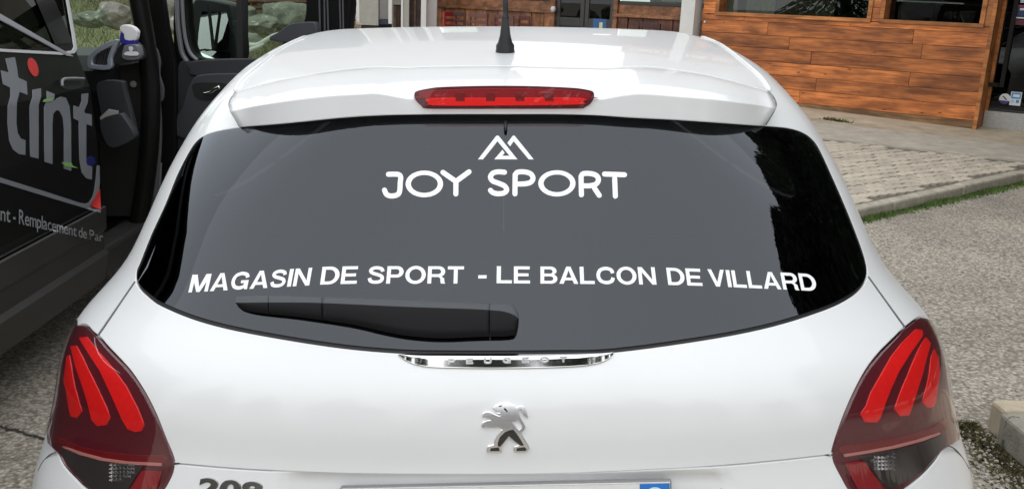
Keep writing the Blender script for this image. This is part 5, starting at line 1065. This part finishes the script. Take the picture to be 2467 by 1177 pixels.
wsg = [(-1.95, 4.95, 1.24), (-3.6, 4.95, 1.24), (-3.35, 4.38, 1.93), (-2.12, 4.38, 1.93)]; mk('windscreen', cw(wsg), [(0, 1, 2, 3)], M_cglass, van)
tb = tube(smooth(aty([(322, -60), (337, 20), (350, 90), (360, 170), (364, 260), (359, 360), (345, 470), (328, 570), (315, 660)], 4.60), 4), .045, 10); mk('door_frame', cw(tb[0]), tb[1], M_vb, van, sm=True)
tb = tube(smooth(aty([(345, 60), (368, 150), (383, 260), (384, 360), (372, 470), (360, 540)], 4.66), 4), .012, 8); mk('door_seal', cw(tb[0]), tb[1], pm('seal_grey', (.09, .09, .095), .5), van, sm=True)
ypoly('hinge_pillar', [(345, -60), (385, -60), (400, 60), (420, 160), (420, 420), (380, 640), (320, 700), (340, 480), (362, 300), (358, 120)], 4.80, .05, M_vb, van)
ypoly('hinge', smooth([(366, 118), (376, 120), (384, 150), (382, 180), (392, 215), (388, 245), (376, 225), (372, 180)], 3, True), 4.74, .02, pm('hinge_grey', (.10, .10, .11), .5), van)
ypoly('inner_sill', [(378, 390), (372, 470), (350, 560), (362, 560), (382, 470), (386, 395)], 4.70, .02, pm('sill_grey', (.16, .165, .18), .4), van)
b_ = box((-2.75, 5.45, .72), .88, .50, .40, bev=.12); mk('nose', cw(b_[0]), b_[1], M_vb, van, sm=True)
for sx, yy in ((-1.93, 1.25), (-1.93, 5.35), (-3.55, 1.25), (-3.55, 5.35)):
    w_ = lathe([(.2, -.1), (.31, -.1), (.33, -.07), (.33, .07), (.31, .1), (.2, .1)], (sx, yy, .33), [(0, 1, 0), (0, 0, 1), (1, 0, 0)], 28); wv = mk('wheel', cw(w_[0]), w_[1], pm('tyre', (.02, .02, .02), .85), van, sm=True)
    w_ = lathe([(.02, .09), (.2, .085), (.2, .06)], (sx, yy, .33), [(0, 1, 0), (0, 0, 1), (1, 0, 0)], 28); mk('hub_cap', cw(w_[0]), w_[1], pm('hub_grey', (.2, .2, .2), .4), wv, sm=True)
# open door
H0, H1 = np.array([-1.80, 4.92, 0]), np.array([-.80, 4.62, 0]); dd = (H1-H0)/np.linalg.norm(H1-H0); dnn = np.array([dd[1], -dd[0], 0.]); dnn = dnn if dnn[1] < 0 else -dnn
def dcast(px, off): d = rays(np.atleast_2d(px)); t = ((H0+dnn*off-CAM)@dnn)/(d@dnn); return CAM+d*t[:, None]
def dpoly(name, px, off, th, mat, par, holes=(), rnd=.003):
    V2, Fc = cdt([np.asarray(px, float)]+[np.asarray(h, float) for h in holes]); P = dcast(V2, off); return skinmesh(name, P, np.tile(dnn, (len(P), 1)), [q[::-1] for q in Fc], mat, par, th, rnd)
winpx = smooth([(452, -70), (600, -72), (737, -70), (739, 0), (736, 45), (722, 68), (690, 95), (640, 150), (560, 148), (480, 143), (462, 128), (452, 90), (446, 30)], 3, True)
M_card = pm('door_card_grey', (.032, .035, .04), .6, bump=(500, .2, .001))
dfr = dpoly('open_door', dens([(425, -120), (834, -120), (842, 10), (836, 75), (800, 200), (780, 640), (392, 640), (410, 420), (424, 300), (420, 150), (418, 60)], 30), 0, .07, M_vb, van, [winpx])
dpoly('window_glass', winpx, -.03, .002, M_cglass, dfr); dpoly('window_bar', [(568, -120), (582, -120), (584, 150), (571, 150)], .012, .05, M_gap, dfr)
dpoly('door_card', smooth([(432, 156), (470, 150), (640, 147), (760, 146), (770, 300), (760, 620), (430, 620), (408, 420), (418, 330), (424, 230)], 4, True), .03, .04, M_card, dfr)
dpoly('belt_pad', smooth([(458, 152), (560, 146), (740, 146), (745, 165), (600, 180), (470, 180), (458, 168)], 3, True), .05, .04, M_card, dfr, rnd=.008)
dpoly('arm_rest', smooth([(462, 200), (500, 183), (640, 184), (700, 200), (690, 330), (560, 330), (440, 330), (420, 300), (440, 260)], 4, True), .06, .05, pm('arm_rest_grey', (.05, .054, .06), .55, bump=(500, .2, .001)), dfr, rnd=.012)
hr = dpoly('handle_recess', smooth([(464, 206), (485, 200), (545, 203), (540, 222), (510, 240), (480, 239), (468, 228)], 4, True), .064, .004, M_gap, dfr)
tb = tube(smooth(dcast([(490, 226), (508, 222), (520, 214), (530, 210)], .085), 5), np.linspace(.007, .012, 16), 8); mk('door_lever', cw(tb[0]), tb[1], M_chrome, dfr, sm=True)
dpoly('corner_trim', smooth([(650, 95), (672, 80), (694, 63), (715, 58), (748, 56), (756, 61), (757, 88), (720, 100)], 3, True), .05, .05, pm('trim_charcoal', (.045, .048, .055), .55), dfr, rnd=.006)
for x0, x1 in ((767, 772), (786, 792), (815, 822), (780, 783), (824, 828)):
    tb = tube(dcast([(x0, -110), ((x0+x1)/2, 0), (x1, 110)], .004), .0045, 6); mk('edge_seal', cw(tb[0]), tb[1], pm('rib_grey', (.075, .078, .085), .5), dfr)
for pa, r_ in ((([(437, -60), (440, 30), (446, 90), (458, 128), (476, 146)]), .010), (([(428, -60), (428, 40), (434, 100), (440, 130), (452, 150)]), .014)):
    tb = tube(smooth(dcast(pa, .01), 5), r_, 8); mk('frame_seal', cw(tb[0]), tb[1], pm('seal_bright', (.16, .165, .18), .35), dfr, sm=True)
# mirror on the far side of the door
hsg = dpoly('door_mirror', smooth([(463, 30), (468, 8), (482, 2), (540, 12), (552, 22), (560, 70), (566, 120), (560, 146), (530, 150), (480, 147), (464, 136)], 4, True), -.28, .12, M_black_pl, van, rnd=.01)
mm_ = pm('mirror_glass', (.85, .88, .88), .02, metal=1)
def mirror_pane(px):
    V2, Fc = cdt([np.asarray(px, float)]); P = dcast(V2, -.262); zm = P[:, 2].mean(); n = dnn+np.array([0, 0, .22]); n /= np.linalg.norm(n)
    P = P-dnn*((P[:, 2]-zm)*.22)[:, None]; return mk('mirror_pane', cw(P), [q[::-1] for q in Fc], mm_, hsg)
for p in ([(483, 14), (505, 11), (528, 15), (540, 28), (550, 60), (556, 116), (540, 121), (500, 117), (482, 110)], [(483, 124), (510, 123), (550, 126), (553, 138), (545, 145), (483, 142)]): mirror_pane(smooth(p, 3, True))
dpoly('mirror_strut', [(498, 8), (503, 8), (516, 118), (510, 118)], -.225, .004, M_gap, hsg)
# spray bottle on the dashboard
bp_ = aty([(314, 140)], 4.455)[0]; sb = empty('spray_bottle', cw([bp_])[0], 'clear spray bottle with white trigger head on the van dashboard', 'bottle')
def sbp(px, y=4.455): return aty(px, y)
def ybot(name, px, y, th, mat, rnd=.006): V2, Fc = cdt([np.asarray(px, float)]); P = aty(V2, y); return skinmesh(name, P, np.tile([0, -1., 0], (len(P), 1)), [q[::-1] for q in Fc], mat, sb, th, rnd)
ybot('bottle_body', smooth([(299, 118), (303, 112), (318, 110), (328, 114), (331, 140), (297, 140)], 3, True), 4.445, .05, pm('bottle_clear', (.16, .17, .18), .2))
ybot('bottle_label', smooth([(300, 128), (308, 125), (330, 126), (331, 134), (301, 133)], 2, True), 4.436, .004, pm('label_white', (.72, .73, .75), .5), .001); ybot('bottle_label', smooth([(310, 114), (316, 113), (320, 118), (315, 124), (311, 120)], 2, True), 4.436, .004, pm('label_white', (.72, .73, .75), .5), .001)
ybot('collar', [(303, 95), (322, 95), (322, 109), (303, 109)], 4.45, .04, pm('collar_blue', (.03, .03, .28), .4)); ybot('trigger', smooth([(294, 78), (302, 85), (302, 104), (292, 102), (291, 88)], 2, True), 4.455, .02, pm('collar_blue', (.03, .03, .28), .4))
ybot('spray_head', smooth([(291, 72), (293, 65), (303, 63), (318, 68), (326, 76), (326, 82), (322, 95), (303, 95), (300, 82)], 3, True), 4.447, .035, pm('head_white', (.78, .78, .79), .4))

# ================================================================== bank, boulders and trees
by = np.linspace(7.5, 40, 28); bx = np.concatenate([[-60, -30, -20], np.linspace(-14, -2.2, 24)])
def bankz(x, y): return gz(x)-.03+1.9*np.clip((y-8.5)/14, 0, 1)**1.3*np.clip((-2.6-x)/2.2, 0, 1)+.05*np.sin(x*2.1+y)*np.sin(y*1.7)
rws = [np.stack([bx, 0*bx+y, bankz(bx, y)], -1) for y in by]; V, Fq = gridmesh(rws); bank = mk('grass_bank', V, Fq, pm('bank_grass', (.22, .21, .11), .95, var=(2.4, .35), bump=(40, .8, .02)), sm=True); props(bank, 'grassy bank behind the van', None, None, 'structure')
gv, gf = [], []
for i in range(16000):
    x = RNG.uniform(-11, -2.6); y = RNG.uniform(8.5, 20); c = np.array([x, y, bankz(np.array(x), np.array(y))]); h = RNG.uniform(.04, .14); a = RNG.uniform(0, 6.28); w = .012; d = np.array([math.cos(a)*w, math.sin(a)*w, 0]); l = RNG.normal(0, .4, 2)*h; n = len(gv); gv += [c-d, c+d, c+[l[0], l[1], h]]; gf.append((n, n+1, n+2))
o = mk('bank_grass', gv, gf, pm('blade_green', (.18, .19, .085), .9, var=(3, .5))); props(o, 'long grass on the bank behind the van', 'grass', None, 'stuff')
ico = bmesh.new(); bmesh.ops.create_icosphere(ico, subdivisions=4, radius=1); iv4 = np.array([v.co[:] for v in ico.verts]); if4 = [[v.index for v in f.verts] for f in ico.faces]; ico.free()
m_rock = pm('rock_grey', (.16, .165, .13), .9, var=(5, .5), bump=(14, .8, .03), speck=(11, .63, (.36, .38, .30)))
def rock(px, y, r, sc, label, seed):
    rg = np.random.default_rng(seed); c = cw(aty([px], y))[0]; v = iv4.copy()
    for k in range(26):
        n = rg.normal(0, 1, 3); n /= np.linalg.norm(n); d = rg.uniform(.55, .95); s = v@n-d; v = v-np.maximum(s, 0)[:, None]*n*.85
    v += .05*np.sin(v[:, [1, 2, 0]]*6+seed)*np.sin(v[:, [2, 0, 1]]*9)
    V = v*r*np.array(sc)+c; o = mk('boulder', V, if4, m_rock, sm=False); props(o, label, 'boulder', 'boulders on the bank behind the van')
for px, y, r, sc, lab, sd_ in (((690, 38), 13.5, .36, (1.15, .8, .75), 'large dark grey boulder seen through the right part of the open door window', 1), ((630, 60), 12, .24, (1.3, .9, .6), 'low tan boulder left of the large boulder in the door window', 2), ((480, 30), 12.5, .34, (1.2, .9, .8), 'boulder behind the van mirror housing', 3), ((455, 60), 11, .28, (1, .9, .8), 'boulder at the left edge of the door window', 4), ((275, 42), 12, .27, (1.2, 1, .75), 'pale boulder behind the spray bottle seen through the windscreen', 5), ((220, 46), 13, .22, (1.5, 1, .6), 'pale boulder in the middle of the van windscreen', 6), ((388, 40), 11.5, .34, (.9, .9, .9), 'pale rubble boulder in the gap beside the van door hinge', 7), ((555, 40), 15, .36, (1.6, 1, .7), 'far dark boulder beside the window bar of the open door', 8), ((600, 100), 10, .16, (1.4, 1, .6), 'small pale stone in the grass below the large boulder', 9)): rock(px, y, r, sc, lab, sd_)
db = tube(smooth(cw(aty([(585, 108), (618, 110), (640, 98), (660, 86), (676, 82)], 9.2)), 6), np.linspace(.03, .018, 25), 8); o = mk('dead_branch', db[0], db[1], pm('driftwood', (.42, .43, .38), .9, var=(20, .2)), sm=True); props(o, 'bleached dead branch lying in the grass behind the open door', 'branch')
db = tube(smooth(cw(aty([(600, 122), (625, 112), (636, 106)], 9.0)), 6), np.linspace(.022, .012, 13), 8); o = mk('dead_branch', db[0], db[1], pm('driftwood', (.42, .43, .38), .9, var=(20, .2)), sm=True); props(o, 'short bleached stick below the longer dead branch', 'branch')
fe = empty('rail_fence', cw(aty([(620, 30)], 17))[0]*[1, 1, 0]+[0, 0, .8], 'dark timber rail fence beyond the boulders', 'fence')
b_ = tube(cw(aty([(440, 16), (740, 21)], 17)), .035, 8); mk('rail', b_[0], b_[1], m_dk, fe); b_ = tube(cw(aty([(440, 2), (740, 5)], 17)), .035, 8); mk('rail', b_[0], b_[1], m_dk, fe)
for x in (470, 596, 612, 730): b_ = tube(cw(aty([(x, -30), (x, 40)], 17.1)), .05, 8); mk('post', b_[0], b_[1], m_dk, fe)
br = empty('barrier', cw(aty([(368, 10)], 10.5))[0]*[1, 1, 0], 'red and white striped barrier board beyond the van', 'barrier')
for k, (y0, y1, mm) in enumerate(((-14, -4, 1), (-4, 1, 0), (1, 10, 1), (10, 16, 0), (16, 22, 1))):
    P = aty([(348, y1), (396, y1), (396, y0), (348, y0)], 10.5); mk('board', cw(np.concatenate([P, P+[0, .03, 0]])), BOXF, pm('barrier_red', (.45, .05, .03), .5) if not mm else pm('barrier_white', (.72, .66, .6), .5), br)

def broad(name, base, h, r, seed, label, group='dense dark trees right of the car'):
    rg = np.random.default_rng(seed); t = empty(name, base, label, 'tree', group); base = np.array(base, float)
    tb = tube([base, base+[.1, 0, h*.4], base+[0, .1, h*.9]], [.02*h, .014*h, .004*h], 8); mk('trunk', tb[0], tb[1], pm('bark', (.06, .042, .03), .95), t)
    n = 34000; u = rg.uniform(.05, 1, n); a = rg.uniform(0, 6.28, n); rr = r*np.sqrt(np.clip(1-(np.abs(u-.42)/.60)**2.6, 0, 1))*(.88+.14*np.sin(3*a+seed)+.10*np.sin(u*17+seed))*rg.uniform(0, 1, n)**.4
    c = np.stack([rr*np.cos(a), rr*np.sin(a), u*h], -1)+base; s_ = .19*rg.uniform(.5, 1.1, n)
    d = rg.normal(0, 1, (n, 3)); d[:, 2] -= .8; d /= np.linalg.norm(d, axis=1)[:, None]; w = np.cross(d, rg.normal(0, 1, (n, 3))); w /= np.linalg.norm(w, axis=1)[:, None]+1e-9
    V = np.stack([c-d*s_[:, None]*.5-w*s_[:, None]*.22, c-d*s_[:, None]*.5+w*s_[:, None]*.22, c+d*s_[:, None]], 1).reshape(-1, 3); o = mk('crown', V, [(3*i, 3*i+1, 3*i+2) for i in range(n)], pm('leaf_dark', (.022, .030, .016), .85, var=(1.5, .4)), t); o['kind'] = 'stuff'
def conifer(name, base, h, r, seed, label, group='dark conifers around the car park'):
    rg = np.random.default_rng(seed); t = empty(name, base, label, 'tree', group); base = np.array(base, float)
    tb = tube([base, base+[0, 0, h*.5], base+[0, 0, h]], [.022*h, .014*h, .004*h], 8); mk('trunk', tb[0], tb[1], pm('bark', (.06, .042, .03), .95), t)
    n = 9000; u = rg.uniform(.06, 1, n)**.8; rr = r*(1-u)**.85*(.35+.65*rg.uniform(0, 1, n)**.5)*(.85+.25*np.sin(u*h*5.5+rg.uniform(0, 1))); a = rg.uniform(0, 6.28, n)
    c = np.stack([rr*np.cos(a), rr*np.sin(a), u*h-rr*.35], -1)+base; s = .036*h*rg.uniform(.5, 1.2, n)*.8; d = np.stack([np.cos(a), np.sin(a), -.55+0*a], -1)*s[:, None]; w = np.stack([-np.sin(a), np.cos(a), rg.normal(0, .4, n)], -1)*(s*.3)[:, None]
    V = np.stack([c-d*.4-w, c-d*.4+w, c+d], 1).reshape(-1, 3); o = mk('crown', V, [(3*i, 3*i+1, 3*i+2) for i in range(n)], pm('needle_green', (.028, .042, .022), .85, var=(1.5, .4)), t); o['kind'] = 'stuff'
tl = [((7.3, 5.2), 8.2, 2.4, 'tall dark conifer right of the car, mirrored in the rear window edge'), ((8.4, 2.8), 9.0, 2.6, 'tallest dark conifer right of the car, mirrored in the rear window'), ((7.6, .2), 8.6, 2.4, 'dark conifer right of the camera, mirrored in the right tail lamp'), ((9.5, -3.5), 9, 2.8, 'dark conifer behind and right of the camera'), ((4.5, -17), 10, 3.0, 'conifer far behind the camera, right of the middle one'), ((-.5, -20), 8.5, 2.6, 'conifer far behind the camera in the middle'), ((-6, -16), 9.5, 2.8, 'conifer far behind the camera, left of the middle one'), ((-11, -9), 10, 3.0, 'conifer behind and left of the camera'), ((-13, -1), 9, 2.8, 'conifer far left beyond the van')]
for i, ((x, y), h_, r_, lab) in enumerate((((6.6, 6.2), 7.6, 2.1, 'dense dark tree nearest the plank wall, mirrored in the rear window edge'), ((7.4, 3.6), 7.8, 2.3, 'dense dark tree right of the car, mirrored beside the lettering end'), ((7.4, 1.0), 7.9, 2.3, 'dense dark tree right of the camera, mirrored low in the rear window'), ((7.6, -1.8), 8.0, 2.3, 'dense dark tree behind and right of the camera'))): broad('shade_tree', (x, y, float(gz(x))), h_, r_, 50+i, lab)
tl = tl[3:]+[((-15+3.3*k+1.2*math.sin(k*5.1), -15.5-2.5*math.sin(k*2.3)), 6.4+1.4*math.sin(k*3.7), 2.7, 'conifer %s in the row behind the camera' % w_) for k, w_ in enumerate(('at the left end', 'second from the left', 'third from the left', 'fourth from the left', 'fifth from the left', 'sixth from the left', 'fifth from the right', 'fourth from the right', 'third from the right', 'second from the right', 'at the right end'))]
for i, ((x, y), h_, r_, lab) in enumerate(tl): conifer('conifer_tree', (x, y, float(gz(x))), h_, r_, 20+i, lab)
